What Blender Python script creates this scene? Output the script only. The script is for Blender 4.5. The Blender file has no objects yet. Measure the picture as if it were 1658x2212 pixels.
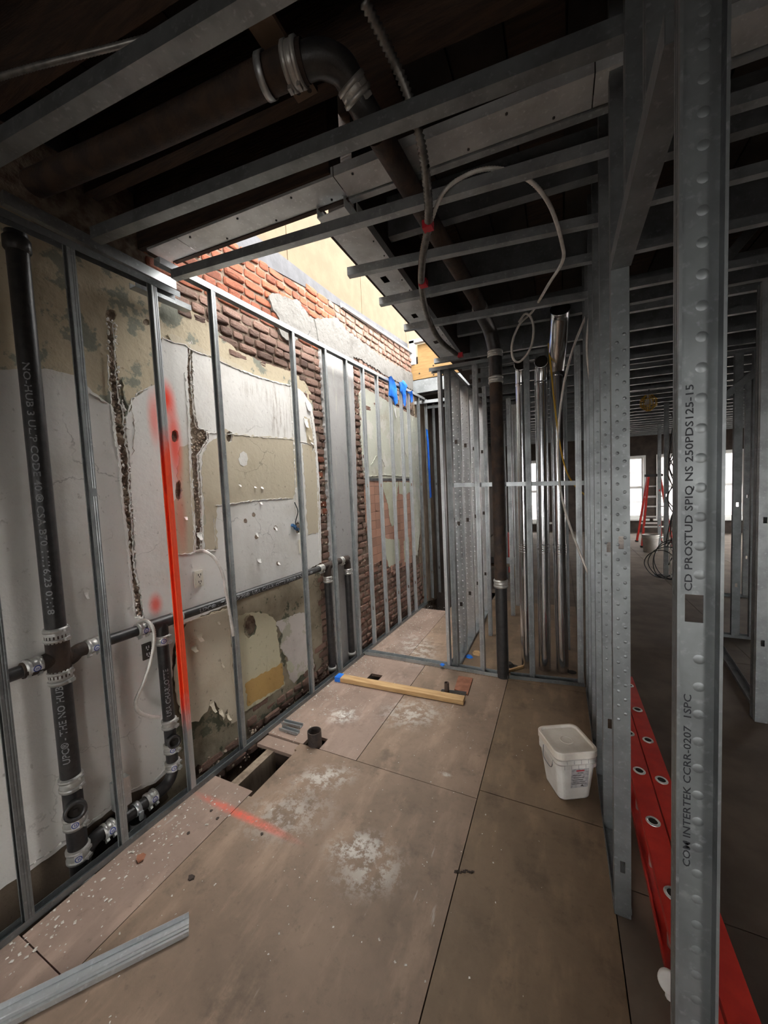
import bpy, math, random
from mathutils import Vector, Matrix
from mathutils.geometry import delaunay_2d_cdt
random.seed(7)
C = bpy.context.scene.collection
scene = bpy.context.scene
W, H, F, EYE = 1658.0, 2212.0, 800.0, 1.6          # frame in pixels, focal length in pixels, eye height in metres

# ---------------------------------------------------------------- camera
def _unit(v): return Vector(v).normalized()
_dn = _unit((571, 12900, F))                         # plumb direction seen by the lens
_fw = Vector((378, -66, F)); _fw = (_fw - _dn * _fw.dot(_dn)).normalized()
_up = -_dn
_rx = _fw.cross(_up)
R3 = (_rx, _fw, _up)                                 # world axes expressed in lens axes (x right, y down, z ahead)
cam_d = bpy.data.cameras.new('camera'); cam = bpy.data.objects.new('camera', cam_d); C.objects.link(cam)
cam_d.sensor_fit = 'VERTICAL'; cam_d.sensor_height = 24.0; cam_d.lens = F / H * 24.0
cam_d.clip_start = 0.02; cam_d.clip_end = 200
m3 = Matrix([[R3[i][0], -R3[i][1], -R3[i][2]] for i in range(3)])
cam.matrix_world = Matrix.Translation((0, 0, EYE)) @ m3.to_4x4()
scene.camera = cam

# ---------------------------------------------------------------- sky and exposure
wd = bpy.data.worlds.new('overcast_sky'); scene.world = wd; wd.use_nodes = True
bg = wd.node_tree.nodes['Background']
bg.inputs['Color'].default_value = (1.0, 0.985, 0.96, 1); bg.inputs['Strength'].default_value = 4.2
scene.view_settings.view_transform = 'Standard'; scene.view_settings.look = 'None'
scene.view_settings.gamma = 1.0; scene.view_settings.use_curve_mapping = False
scene.view_settings.exposure = 1.95
scene.cycles.max_bounces = 10; scene.cycles.diffuse_bounces = 6; scene.cycles.glossy_bounces = 4
scene.cycles.use_denoising = True
scene.cycles.sample_clamp_indirect = 8.0

# ---------------------------------------------------------------- survey: sight lines to planes
def ray(px, py):
    v = Vector((px - W / 2, py - H / 2, F)); return Vector([r.dot(v) for r in R3])
EYEV = Vector((0, 0, EYE))
def onx(px, py, x0, k=0.0):                          # plane x = x0 + k*y
    r = ray(px, py); return EYEV + r * (x0 / (r.x - k * r.y))
def ony(px, py, y0, k=0.0):                          # plane y = y0 + k*x
    r = ray(px, py); return EYEV + r * (y0 / (r.y - k * r.x))
def onz(px, py, z=0.0):
    r = ray(px, py); return EYEV + r * ((z - EYE) / r.z)
KW, XS = 0.045, -1.87                                # left wall runs 0.045 off square; stud faces at XS
def xs(y): return XS + KW * y
WX = XS - 0.17                                       # masonry face
def wallp(px, py, off=0.0): return onx(px, py, WX + off, KW)
def pipep(px, py): return onx(px, py, XS - 0.105, KW)
KC = 0.10                                            # ceiling members run 0.10 off square

# ---------------------------------------------------------------- node helpers
class NT:
    def __init__(s, name):
        s.m = bpy.data.materials.new(name); s.m.use_nodes = True; s.t = s.m.node_tree
        s.b = s.t.nodes['Principled BSDF']; s.tc = s.n('ShaderNodeTexCoord')
        s.obj = s.tc.outputs['Object']
    def n(s, typ, **kw):
        n = s.t.nodes.new(typ)
        for k, v in kw.items(): setattr(n, k, v)
        return n
    def l(s, a, b): s.t.links.new(a, b)
    def val(s, sock, v):
        if hasattr(v, 'is_linked') or hasattr(v, 'links'): s.l(v, sock)
        else: sock.default_value = v
    def math(s, op, a, b=0.0, clamp=False):
        n = s.n('ShaderNodeMath', operation=op, use_clamp=clamp); s.val(n.inputs[0], a); s.val(n.inputs[1], b); return n.outputs[0]
    def noise(s, scale, detail=5, rough=.55, vec=None, stretch=None):
        n = s.n('ShaderNodeTexNoise'); n.inputs['Scale'].default_value = scale
        n.inputs['Detail'].default_value = detail; n.inputs['Roughness'].default_value = rough
        v = vec or s.obj
        if stretch:
            mp = s.n('ShaderNodeMapping'); mp.inputs['Scale'].default_value = stretch; s.l(v, mp.inputs['Vector']); v = mp.outputs[0]
        s.l(v, n.inputs['Vector']); return n.outputs['Fac']
    def ramp(s, f, a=.4, b=.6):
        n = s.n('ShaderNodeMapRange'); n.inputs['From Min'].default_value = a; n.inputs['From Max'].default_value = b
        n.interpolation_type = 'SMOOTHSTEP'; s.l(f, n.inputs['Value']); return n.outputs[0]
    def mix(s, f, a, b):
        n = s.n('ShaderNodeMix', data_type='RGBA')
        s.val(n.inputs['Factor'], f)
        for sock, v in ((n.inputs[6], a), (n.inputs[7], b)):
            if isinstance(v, tuple): sock.default_value = (*v[:3], 1)
            else: s.l(v, sock)
        return n.outputs[2]
    def blob(s, u, v, cu, cv, ru, rv, ang=0.0, soft=(1.0, 0.0)):   # 1 inside an ellipse in axes u,v, falling to 0
        sp = s.n('ShaderNodeSeparateXYZ'); s.l(s.obj, sp.inputs[0])
        du = s.math('SUBTRACT', sp.outputs[u], cu); dv = s.math('SUBTRACT', sp.outputs[v], cv)
        ca, sa = math.cos(ang), math.sin(ang)
        a = s.math('ADD', s.math('MULTIPLY', du, ca / ru), s.math('MULTIPLY', dv, sa / ru))
        b = s.math('ADD', s.math('MULTIPLY', du, -sa / rv), s.math('MULTIPLY', dv, ca / rv))
        d = s.math('SQRT', s.math('ADD', s.math('MULTIPLY', a, a), s.math('MULTIPLY', b, b)))
        return s.ramp(d, *soft) if soft[0] < soft[1] else s.math('SUBTRACT', 1.0, s.ramp(d, soft[1], soft[0]))
    def bump(s, h, strength=.3, dist=.01):
        n = s.n('ShaderNodeBump'); n.inputs['Strength'].default_value = strength; n.inputs['Distance'].default_value = dist
        s.l(h, n.inputs['Height']); s.l(n.outputs[0], s.b.inputs['Normal'])
    def done(s, col, rough=.7, metal=0.0):
        s.val(s.b.inputs['Base Color'], (*col, 1) if isinstance(col, tuple) else col)
        s.val(s.b.inputs['Roughness'], rough); s.b.inputs['Metallic'].default_value = metal
        return s.m

def simple(name, c1, c2=None, rough=.7, metal=0.0, scale=12, rng=(.35, .65), bump=0.0, bscale=None, stretch=None, rand=0.0):
    t = NT(name); col = c1
    if c2: col = t.mix(t.ramp(t.noise(scale, stretch=stretch), *rng), c1, c2)
    if rand:
        oi = t.n('ShaderNodeObjectInfo'); hs = t.n('ShaderNodeHueSaturation')
        if isinstance(col, tuple): hs.inputs['Color'].default_value = (*col, 1)
        else: t.l(col, hs.inputs['Color'])
        t.l(t.math('ADD', t.math('MULTIPLY', oi.outputs['Random'], 2 * rand), 1 - rand), hs.inputs['Value'])
        col = hs.outputs[0]
    if bump: t.bump(t.noise(bscale or scale * 3, stretch=stretch), bump)
    return t.done(col, rough, metal)

def galv(name, c, rough, dark=.7, metal=.68):
    t = NT(name); n1 = t.noise(9, 4); n2 = t.noise(60, 3)
    col = t.mix(t.ramp(n1, .35, .7), c, tuple(x * dark for x in c))
    col = t.mix(t.ramp(n2, .55, .75), col, tuple(min(1, x * 1.2) for x in c))
    rg = t.math('ADD', t.math('MULTIPLY', n1, .22), rough - .11)
    t.bump(n2, .05, .002)
    return t.done(col, rg, metal)

M = {}
M['galv'] = galv('galvanised_steel', (.40, .42, .425), .40)
M['galv_shaded'] = galv('shaded_galvanised_steel', (.235, .25, .255), .44)  # darker copy of the same steel, shade put into the colour
M['galv_lit'] = galv('lit_galvanised_steel', (.58, .60, .61), .36, .85)  # lighter copy of the same steel, skylight put into the colour
M['duct'] = galv('shiny_duct_steel', (.72, .73, .74), .20, .9, 1.0)
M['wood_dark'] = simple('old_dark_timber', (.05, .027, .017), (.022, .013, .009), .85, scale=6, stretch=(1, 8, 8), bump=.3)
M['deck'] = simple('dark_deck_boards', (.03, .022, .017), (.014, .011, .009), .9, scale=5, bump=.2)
M['mortar'] = simple('old_mortar', (.235, .18, .135), (.115, .075, .052), .95, scale=22, bump=.8, bscale=40)
M['brick_red'] = simple('orange_red_brick', (.33, .092, .038), (.175, .05, .025), .9, scale=16, bump=.6, bscale=50, rand=.38)
M['brick_dull'] = simple('dusty_brown_brick', (.20, .095, .066), (.27, .185, .145), .92, scale=18, bump=.7, bscale=45, rand=.32)
M['cast'] = simple('black_cast_iron', (.022, .022, .023), (.04, .038, .037), .38, scale=30, bump=.1, bscale=160)
M['cast_rust'] = simple('rusty_cast_iron', (.06, .036, .024), (.028, .02, .017), .75, scale=14, bump=.35, bscale=70)
M['steel_band'] = galv('stainless_band', (.55, .54, .51), .42, .8, .6)
M['rubber'] = simple('black_rubber', (.02, .02, .02), rough=.6)
M['white_print'] = simple('white_print', (.33, .34, .35), rough=.7)
M['black_print'] = simple('black_ink', (.012, .013, .018), rough=.6)
M['label_white'] = simple('white_label', (.75, .75, .76), rough=.5)
M['label_blue'] = simple('blue_label_ink', (.04, .07, .32), rough=.5)
M['lumber'] = simple('raw_yellow_lumber', (.55, .36, .17), (.42, .25, .11), .75, scale=5, stretch=(1.2, 14, 14), bump=.15)
M['blue_paint'] = simple('blue_film', (.012, .13, .62), (.02, .2, .75), .45, scale=18)
M['terracotta'] = simple('terracotta_board', (.32, .13, .075), (.22, .09, .05), .85, scale=18)
M['hole'] = simple('dark_void', (.02, .016, .013), rough=.95)
M['ply'] = simple('yellow_plywood', (.24, .14, .046), (.195, .11, .033), .7, scale=5, stretch=(1.5, 1.5, 9), bump=.1)
M['sheath'] = simple('tan_sheathing', (.108, .073, .038), (.090, .059, .029), .85, scale=7, bump=.1, bscale=60)
M['flash'] = simple('grey_flashing_membrane', (.046, .046, .052), (.028, .028, .032), .7, scale=9, bump=.3, bscale=20)
M['white_metal'] = simple('white_painted_metal', (.42, .43, .44), (.34, .35, .36), .5, scale=10)
M['red_fg'] = simple('red_fibreglass', (.66, .045, .030), (.55, .032, .024), .42, scale=14)
M['alu'] = galv('worn_aluminium', (.74, .73, .71), .35, .85)
M['pail'] = simple('dusty_white_plastic', (.74, .72, .68), (.62, .585, .54), .5, scale=9, bump=.05)
M['pail_lid'] = simple('dusty_white_lid', (.78, .73, .655), (.67, .61, .53), .6, scale=7, rng=(.4, .6))
M['pail_label'] = simple('grey_printed_label', (.50, .48, .48), (.30, .29, .30), .6, scale=60, stretch=(1, 1, 2))
M['red_print'] = simple('red_label_ink', (.45, .05, .06), rough=.6)
M['conduit'] = simple('silver_flex_conduit', (.72, .69, .64), (.58, .55, .50), .45, metal=.3, scale=30)
M['mc_dark'] = simple('armoured_cable_steel', (.24, .235, .22), (.15, .145, .14), .4, metal=.6, scale=30)
M['red_cap'] = simple('red_plastic_cap', (.45, .015, .03), rough=.5)
M['yellow'] = simple('yellow_plastic', (.62, .36, .02), rough=.5)
M['cable_black'] = simple('black_cable', (.02, .02, .02), rough=.6)
M['cable_white'] = simple('white_cable', (.45, .43, .38), rough=.6)
M['outlet'] = simple('ivory_plate', (.66, .62, .53), rough=.4)
M['outlet_dark'] = simple('dark_socket', (.05, .045, .04), rough=.5)
M['white_board'] = simple('white_board', (.75, .74, .70), (.66, .65, .61), .8, scale=8)
M['grey_tile'] = simple('pink_tile', (.47, .265, .19), (.40, .20, .135), .55, scale=16, rand=.16)
M['black_strip'] = simple('black_trim_tile', (.03, .03, .035), (.09, .085, .08), .4, scale=14)
M['crumb'] = simple('plaster_crumbs', (.70, .67, .61), (.5, .46, .4), .9, scale=30)
M['chip_dark'] = simple('dark_chip', (.05, .035, .028), rough=.9)
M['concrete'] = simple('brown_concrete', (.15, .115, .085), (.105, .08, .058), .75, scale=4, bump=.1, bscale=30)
M['old_paint'] = simple('brown_board', (.30, .235, .17), (.17, .12, .085), .85, scale=7, stretch=(3, 3, .6), bump=.2)
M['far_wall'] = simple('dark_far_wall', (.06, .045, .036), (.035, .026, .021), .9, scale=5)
M['pale_brick'] = simple('pale_building', (.62, .55, .53), (.5, .44, .42), .9, scale=3)
M['window_paint'] = simple('white_window_paint', (.70, .70, .68), rough=.5)

def glass_mat():
    t = NT('clear_glass'); tr = t.n('ShaderNodeBsdfTransparent'); gl = t.n('ShaderNodeBsdfGlossy'); gl.inputs['Roughness'].default_value = .02
    mx = t.n('ShaderNodeMixShader'); mx.inputs[0].default_value = .08
    t.l(tr.outputs[0], mx.inputs[1]); t.l(gl.outputs[0], mx.inputs[2]); t.l(mx.outputs[0], t.t.nodes['Material Output'].inputs[0]); return t.m
M['glass'] = glass_mat()

def plaster_mat(name, c, stain, spray=False, spots=None, scale=3.0, amt=(.5, .75), streak=None, bump=.25):
    t = NT(name)
    n1 = t.noise(scale, 8, .6); n2 = t.noise(scale * 9, 6, .6)
    col = t.mix(t.ramp(n1, *amt), c, stain)
    col = t.mix(t.ramp(n2, .62, .75), col, tuple(x * .72 for x in stain))
    vo = t.n('ShaderNodeTexVoronoi', feature='DISTANCE_TO_EDGE'); vo.inputs['Scale'].default_value = 3.2
    wv = t.n('ShaderNodeVectorMath', operation='MULTIPLY_ADD'); nc = t.n('ShaderNodeTexNoise'); nc.inputs['Scale'].default_value = 6; nc.inputs['Detail'].default_value = 6
    t.l(t.obj, nc.inputs['Vector']); t.l(nc.outputs['Color'], wv.inputs[0]); wv.inputs[1].default_value = (.28, .28, .28); t.l(t.obj, wv.inputs[2]); t.l(wv.outputs[0], vo.inputs['Vector'])
    ck = t.math('MULTIPLY', t.math('SUBTRACT', 1.0, t.ramp(vo.outputs['Distance'], .003, .012)), t.ramp(t.noise(1.7, 3), .57, .66))
    col = t.mix(t.math('MULTIPLY', ck, .55), col, tuple(x * .35 for x in stain))
    col = t.mix(t.math('MULTIPLY', t.ramp(t.noise(60, 2, .5, stretch=(1, 1, .5)), .70, .76), .5), col, tuple(x * .5 for x in stain))
    if name == 'white_plaster':
        for (px, py, ru, rv, st) in ((600, 900, .14, .42, .75), (612, 1010, .05, .3, .6), (560, 850, .3, .1, .4)):
            p = wallp(px, py); f = t.math('MULTIPLY', t.blob(1, 2, p.y, p.z, ru, rv, 0, (1.1, .1)), t.ramp(t.noise(9, 8, .75, stretch=(4, 4, .4)), .48, .6)); col = t.mix(t.math('MULTIPLY', f, st), col, (.27, .22, .165))
        col = t.mix(t.math('MULTIPLY', t.ramp(t.noise(1.3, 4, .5, stretch=(1, 1.6, .25)), .5, .68), .45), col, (.40, .37, .335))
    if spots: 
        s1 = t.noise(5.5, 9, .65); col = t.mix(t.ramp(s1, .535, .575), col, spots)
    if streak: col = t.mix(t.math('MULTIPLY', t.ramp(t.noise(7, 7, .7, stretch=(3, 3, .35)), .55, .7), .8), col, streak)
    if spray:
        for (px, py, ru, rv, st) in ((352, 862, .075, .14, .95), (372, 960, .06, .33, .75), (328, 905, .05, .20, .5), (331, 1305, .05, .085, .7), (385, 1120, .05, .30, .3)):
            p = wallp(px, py); f = t.blob(1, 2, p.y, p.z, ru, rv, 0, (1.0, .1)); col = t.mix(t.math('MULTIPLY', f, min(1, st * 1.15)), col, (.92, .06, .022))
    t.bump(t.math('ADD', t.noise(28, 6), t.math('MULTIPLY', n1, 1.5)), bump, .008)
    return t.done(col, .85)
M['pl_white'] = plaster_mat('white_plaster', (.72, .70, .665), (.60, .57, .52), spray=True, amt=(.45, .75))
M['pl_cream'] = plaster_mat('cream_plaster', (.50, .425, .30), (.40, .315, .205), spots=(.245, .25, .20), bump=.4)
M['pl_beige'] = plaster_mat('beige_plaster', (.52, .455, .34), (.43, .365, .26), spray=True)
M['pl_peel'] = plaster_mat('peeling_beige_paint', (.60, .53, .41), (.50, .42, .31))
M['pl_green'] = plaster_mat('pale_green_plaster', (.53, .535, .45), (.44, .40, .31), spots=(.60, .58, .52), bump=.4)
M['pl_mint'] = plaster_mat('mint_paint', (.50, .51, .40), (.44, .41, .29))
M['pl_dirty'] = plaster_mat('dirty_base_plaster', (.38, .325, .235), (.19, .16, .11), spots=(.095, .10, .065), scale=2.5, amt=(.35, .65), bump=.5)
M['pl_olive'] = plaster_mat('yellow_green_plaster', (.58, .535, .38), (.47, .43, .28), streak=(.36, .335, .215))
M['pl_lav'] = plaster_mat('lavender_grey_plaster', (.57, .52, .485), (.46, .42, .385), spots=(.42, .40, .31), bump=.5)
M['pl_ochre'] = plaster_mat('ochre_plaster', (.50, .32, .115), (.40, .245, .085))
M['pl_smooth'] = plaster_mat('smooth_grey_render', (.36, .35, .34), (.28, .265, .25), streak=(.45, .43, .38))
M['plate_lit'] = galv('lit_galvanised_plate', (.62, .63, .63), .40, .8, .3)  # header steel lightened, light bounced off the floor put into the colour
M['cement'] = plaster_mat('rough_grey_cement', (.15, .142, .13), (.095, .088, .078), scale=6, bump=1.0)
M['lath'] = plaster_mat('rubble_backing', (.42, .335, .255), (.19, .135, .10), scale=14, amt=(.4, .6), bump=1.0)
M['base_board'] = plaster_mat('dark_stained_base', (.135, .10, .068), (.07, .05, .034), scale=4, bump=.4)
M['galv_orange'] = None
def orange_stud_mat():
    t = NT('orange_sprayed_steel'); sp = t.n('ShaderNodeSeparateXYZ'); t.l(t.obj, sp.inputs[0])
    n = t.math('MULTIPLY', t.math('SUBTRACT', t.noise(12), .5), .25); z = t.math('ADD', sp.outputs[2], n)
    up = t.ramp(z, .30, .55); dn = t.math('SUBTRACT', 1.0, t.ramp(z, 1.78, 2.02)); f = t.math('MULTIPLY', up, dn)
    col = t.mix(f, (.52, .54, .55), (.95, .085, .025)); t.l(t.math('MULTIPLY', t.math('SUBTRACT', 1.0, f), .85), t.b.inputs['Metallic'])
    t.l(col, t.b.inputs['Base Color']); t.b.inputs['Roughness'].default_value = .42; return t.m
M['galv_orange'] = orange_stud_mat()

def floor_mat(name, c1, c2, dust=True):
    t = NT(name)
    n1 = t.noise(2.2, 8, .65); n2 = t.noise(30, 6, .7); n3 = t.noise(9, 7, .6, stretch=(1, .35, 1))
    col = t.mix(t.ramp(n1, .35, .68), c1, c2)
    col = t.mix(t.math('MULTIPLY', t.ramp(n3, .48, .70), .6), col, tuple(x * 1.45 for x in c1)); col = t.mix(t.math('MULTIPLY', t.ramp(t.noise(4.5, 9, .72), .52, .68), .6), col, tuple(x * .62 for x in c2))
    col = t.mix(t.math('MULTIPLY', t.ramp(n2, .55, .75), .5), col, tuple(x * .55 for x in c2))
    if dust:
        nd = t.noise(16, 9, .75); ns = t.noise(5, 8, .7)
        for (px, py, ru, rv, st) in ((740, 1545, .16, .12, 1.0), (890, 1540, .30, .22, .55), (700, 1680, .22, .12, .65), (770, 1830, .17, .10, .9), (800, 1880, .2, .14, .55), (620, 1760, .3, .2, .4), (1215, 1460, .1, .1, .3), (900, 1400, .25, .5, .5)):
            p = onz(px, py); f = t.blob(0, 1, p.x, p.y, ru, rv, .5, (1.1, .0))
            f = t.math('MULTIPLY', t.math('MULTIPLY', f, t.ramp(nd, .45, .57)), st); col = t.mix(f, col, (.66, .63, .58))
        for (px, py, ru, rv) in ((960, 1672, .05, .02), (1155, 1850, .012, .2)):
            p = onz(px, py); f = t.math('MULTIPLY', t.blob(0, 1, p.x, p.y, ru, rv, .35 if ru < .02 else 0, (1.0, .2)), t.ramp(nd, .4, .6)); col = t.mix(f, col, (.60, .57, .52))
        sc = t.ramp(t.noise(24, 4, .6, stretch=(1, .12, 1)), .66, .72); col = t.mix(t.math('MULTIPLY', sc, t.math('MULTIPLY', t.ramp(ns, .45, .6), .5)), col, (.5, .46, .41))
        a, b = onz(432, 1722), onz(660, 1832); d = b - a; mid = (a + b) / 2
        f = t.blob(0, 1, mid.x - .05, mid.y + .01, d.length * .62, .034, math.atan2(d.y, d.x), (1.0, .15))
        col = t.mix(t.math('MULTIPLY', f, t.math('ADD', .35, t.math('MULTIPLY', t.ramp(nd, .4, .6), .5))), col, (.80, .10, .055))
    t.bump(t.math('ADD', n2, n1), .18, .006)
    return t.done(col, .62)
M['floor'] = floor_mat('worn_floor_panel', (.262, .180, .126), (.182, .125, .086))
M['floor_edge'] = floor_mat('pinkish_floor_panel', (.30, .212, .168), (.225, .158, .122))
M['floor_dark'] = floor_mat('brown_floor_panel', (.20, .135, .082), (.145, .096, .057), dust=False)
M['subfloor'] = simple('dark_subfloor', (.05, .036, .027), rough=.95)

# ---------------------------------------------------------------- mesh helpers
class MB:
    def __init__(s): s.v = []; s.f = []; s.mi = []; s.sm = []
    def add(s, vs, fs, m=0, smooth=False):
        o = len(s.v); s.v += [tuple(p) for p in vs]
        for f in fs: s.f.append([i + o for i in f]); s.mi.append(m); s.sm.append(smooth)
    def box(s, x0, x1, y0, y1, z0, z1, m=0):
        s.add([(x0, y0, z0), (x1, y0, z0), (x1, y1, z0), (x0, y1, z0), (x0, y0, z1), (x1, y0, z1), (x1, y1, z1), (x0, y1, z1)],
              [(0, 3, 2, 1), (4, 5, 6, 7), (0, 1, 5, 4), (1, 2, 6, 5), (2, 3, 7, 6), (3, 0, 4, 7)], m)
    def obox(s, c, u, v, w, m=0):                     # centre and three half-extent vectors
        c, u, v, w = Vector(c), Vector(u), Vector(v), Vector(w)
        P = [c + a * u + b * v + d * w for d in (-1, 1) for a, b in ((-1, -1), (1, -1), (1, 1), (-1, 1))]
        s.add(P, [(0, 3, 2, 1), (4, 5, 6, 7), (0, 1, 5, 4), (1, 2, 6, 5), (2, 3, 7, 6), (3, 0, 4, 7)], m)
    def sweep(s, prof, A, B, U, V, m=0):              # closed 2-D profile carried from A to B
        A, B, U, V = Vector(A), Vector(B), Vector(U), Vector(V); n = len(prof)
        P = [A + U * a + V * b for a, b in prof] + [B + U * a + V * b for a, b in prof]
        s.add(P, [(i, (i + 1) % n, n + (i + 1) % n, n + i) for i in range(n)] + [tuple(range(n))[::-1], tuple(range(n, 2 * n))], m)
    def tube(s, path, r, n=10, m=0, caps=True, smooth=True):
        path = [Vector(p) for p in path]; K = len(path); rr = r if callable(r) else (lambda i: r)
        t0 = (path[1] - path[0]).normalized(); nx = t0.orthogonal().normalized(); P = []
        for i, p in enumerate(path):
            t = (path[min(i + 1, K - 1)] - path[max(i - 1, 0)]).normalized()
            nx = (nx - t * nx.dot(t)).normalized(); ny = t.cross(nx)
            for j in range(n):
                a = 2 * math.pi * j / n; P.append(p + (nx * math.cos(a) + ny * math.sin(a)) * rr(i))
        fs = [(i * n + j, i * n + (j + 1) % n, (i + 1) * n + (j + 1) % n, (i + 1) * n + j) for i in range(K - 1) for j in range(n)]
        s.add(P, fs, m, smooth)
        if caps: s.add(P[:n], [tuple(range(n))[::-1]], m); s.add(P[-n:], [tuple(range(n))], m)
    def lathe(s, prof, base, axis, n=20, m=0, smooth=True):   # profile of (radius, height) about axis
        base = Vector(base); t = Vector(axis).normalized(); nx = t.orthogonal().normalized(); ny = t.cross(nx); P = []
        for r, h in prof:
            for j in range(n):
                a = 2 * math.pi * j / n; P.append(base + t * h + (nx * math.cos(a) + ny * math.sin(a)) * max(r, 1e-5))
        s.add(P, [(i * n + j, i * n + (j + 1) % n, (i + 1) * n + (j + 1) % n, (i + 1) * n + j) for i in range(len(prof) - 1) for j in range(n)], m, smooth)
    def build(s, name, mats, parent=None, origin=None, kind=None):
        if not isinstance(mats, (list, tuple)): mats = [mats]
        if parent is not None: L = Vector(parent['_o'])
        elif origin is not None: L = Vector(origin)
        else:
            xs_ = [p[0] for p in s.v]; ys_ = [p[1] for p in s.v]; zs_ = [p[2] for p in s.v]
            L = Vector(((min(xs_) + max(xs_)) / 2, (min(ys_) + max(ys_)) / 2, min(zs_)))
        me = bpy.data.meshes.new(name); me.from_pydata([(p[0] - L.x, p[1] - L.y, p[2] - L.z) for p in s.v], [], s.f)
        for x in mats: me.materials.append(x)
        me.polygons.foreach_set('material_index', s.mi); me.polygons.foreach_set('use_smooth', s.sm); me.update()
        o = bpy.data.objects.new(name, me); C.objects.link(o)
        o['_o'] = tuple(L)
        if parent is not None: o.parent = parent
        else: o.location = L
        if kind: o['kind'] = kind
        return o
def tag(o, label, cat, group=None):
    o['label'] = label; o['category'] = cat
    if group: o['group'] = group
    return o
def thing(name, label, cat, loc, group=None):
    o = bpy.data.objects.new(name, None); C.objects.link(o); o.location = loc; o['_o'] = tuple(loc); o.empty_display_size = .05
    return tag(o, label, cat, group)
def smooth_path(pts, n=12):                             # Catmull-Rom through the points
    pts = [Vector(p) for p in pts]; P = [pts[0] * 2 - pts[1]] + pts + [pts[-1] * 2 - pts[-2]]; out = []
    for i in range(1, len(P) - 2):
        for j in range(n):
            t = j / n; a, b, c, d = P[i - 1], P[i], P[i + 1], P[i + 2]
            out.append(.5 * ((2 * b) + (c - a) * t + (2 * a - 5 * b + 4 * c - d) * t * t + (3 * b - a - 3 * c + d) * t ** 3))
    return out + [pts[-1]]
def resample(path, step):
    out = [path[0]]; acc = 0
    for a, b in zip(path, path[1:]):
        L = (b - a).length
        while acc + L >= step and L > 1e-9:
            t = (step - acc) / L; a = a + (b - a) * t; out.append(a); L = (b - a).length; acc = 0
        acc += L
    return out

def lettering(text, A, axis, out, size, mat, parent, radius=None, name='printed_lettering', narrow=1.0):
    """Flat print: letters run from A along axis, facing out, bent onto a pipe of the given radius."""
    cu = bpy.data.curves.new('t', 'FONT'); cu.body = text; cu.size = size; cu.resolution_u = 2; cu.offset = size * .012
    ob = bpy.data.objects.new('t', cu); C.objects.link(ob); dg = bpy.context.evaluated_depsgraph_get()
    me0 = ob.evaluated_get(dg).to_mesh(); V = [v.co.copy() for v in me0.vertices]; Fc = [tuple(p.vertices) for p in me0.polygons]
    ob.evaluated_get(dg).to_mesh_clear(); bpy.data.objects.remove(ob); bpy.data.curves.remove(cu)
    A, axis, out = Vector(A), Vector(axis).normalized(), Vector(out); out = (out - axis * out.dot(axis)).normalized()
    up = out.cross(axis); mb = MB(); P = []
    for v in V:
        h = v.y - size * .35
        if radius:
            a = h / radius; P.append(A + axis * (v.x * narrow) + (out * math.cos(a) + up * math.sin(a)) * (radius + .0008))
        else: P.append(A + axis * (v.x * narrow) + up * h + out * .0008)
    mb.add(P, Fc); return mb.build(name, mat, parent, kind='stuff')

# ---------------------------------------------------------------- studs, tracks and channels
T = .0022
def c_prof(w, d, l=.007, groove=True):
    g = [(0, d * .66), (.0014, d * .62), (.0014, d * .54), (0, d * .50), (0, d * .36), (.0014, d * .32), (.0014, d * .24), (0, d * .2)] if groove else []
    return [(0, 0), (w, 0), (w, d), (w - l, d), (w - l, d - T), (w - T, d - T), (w - T, T), (T, T), (T, d - T), (l, d - T), (l, d), (0, d)] + g
def u_prof(w, d): return [(0, 0), (w, 0), (w, d), (w - T, d), (w - T, T), (T, T), (T, d), (0, d)]
def c_half(w, d, a, left, l=.007):
    if left: return [(0, 0), (a, 0), (a, T), (T, T), (T, d - T), (l, d - T), (l, d), (0, d)]
    return [(w - a, 0), (w, 0), (w, d), (w - l, d), (w - l, d - T), (w - T, d - T), (w - T, T), (w - a, T)]
def member(mb, A, B, U, V, w=.064, d=.034, holes=(), l=.007, m=0, hw=.5):
    """C-section from A to B, web along U, flanges along V; holes = (start, end) along the length where the web is punched."""
    A, B = Vector(A), Vector(B); L = (B - A).length; t = (B - A) / L; s = 0.0; a = w * (1 - hw) / 2
    for h0, h1 in sorted(holes):
        mb.sweep(c_prof(w, d, l), A + t * s, A + t * h0, U, V, m)
        mb.sweep(c_half(w, d, a, True, l), A + t * h0, A + t * h1, U, V, m); mb.sweep(c_half(w, d, a, False, l), A + t * h0, A + t * h1, U, V, m); s = h1
    mb.sweep(c_prof(w, d, l), A + t * s, B, U, V, m)
ORD = ['first', 'second', 'third', 'fourth', 'fifth', 'sixth', 'seventh', 'eighth', 'ninth', 'tenth', 'eleventh', 'twelfth', 'thirteenth', 'fourteenth',
       'fifteenth', 'sixteenth', 'seventeenth', 'eighteenth', 'nineteenth', 'twentieth', 'twenty-first', 'twenty-second', 'twenty-third', 'twenty-fourth',
       'twenty-fifth', 'twenty-sixth', 'twenty-seventh', 'twenty-eighth', 'twenty-ninth', 'thirtieth']

# ================================================================ THE SHELL
def structure(o): o['kind'] = 'structure'; return o
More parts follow.
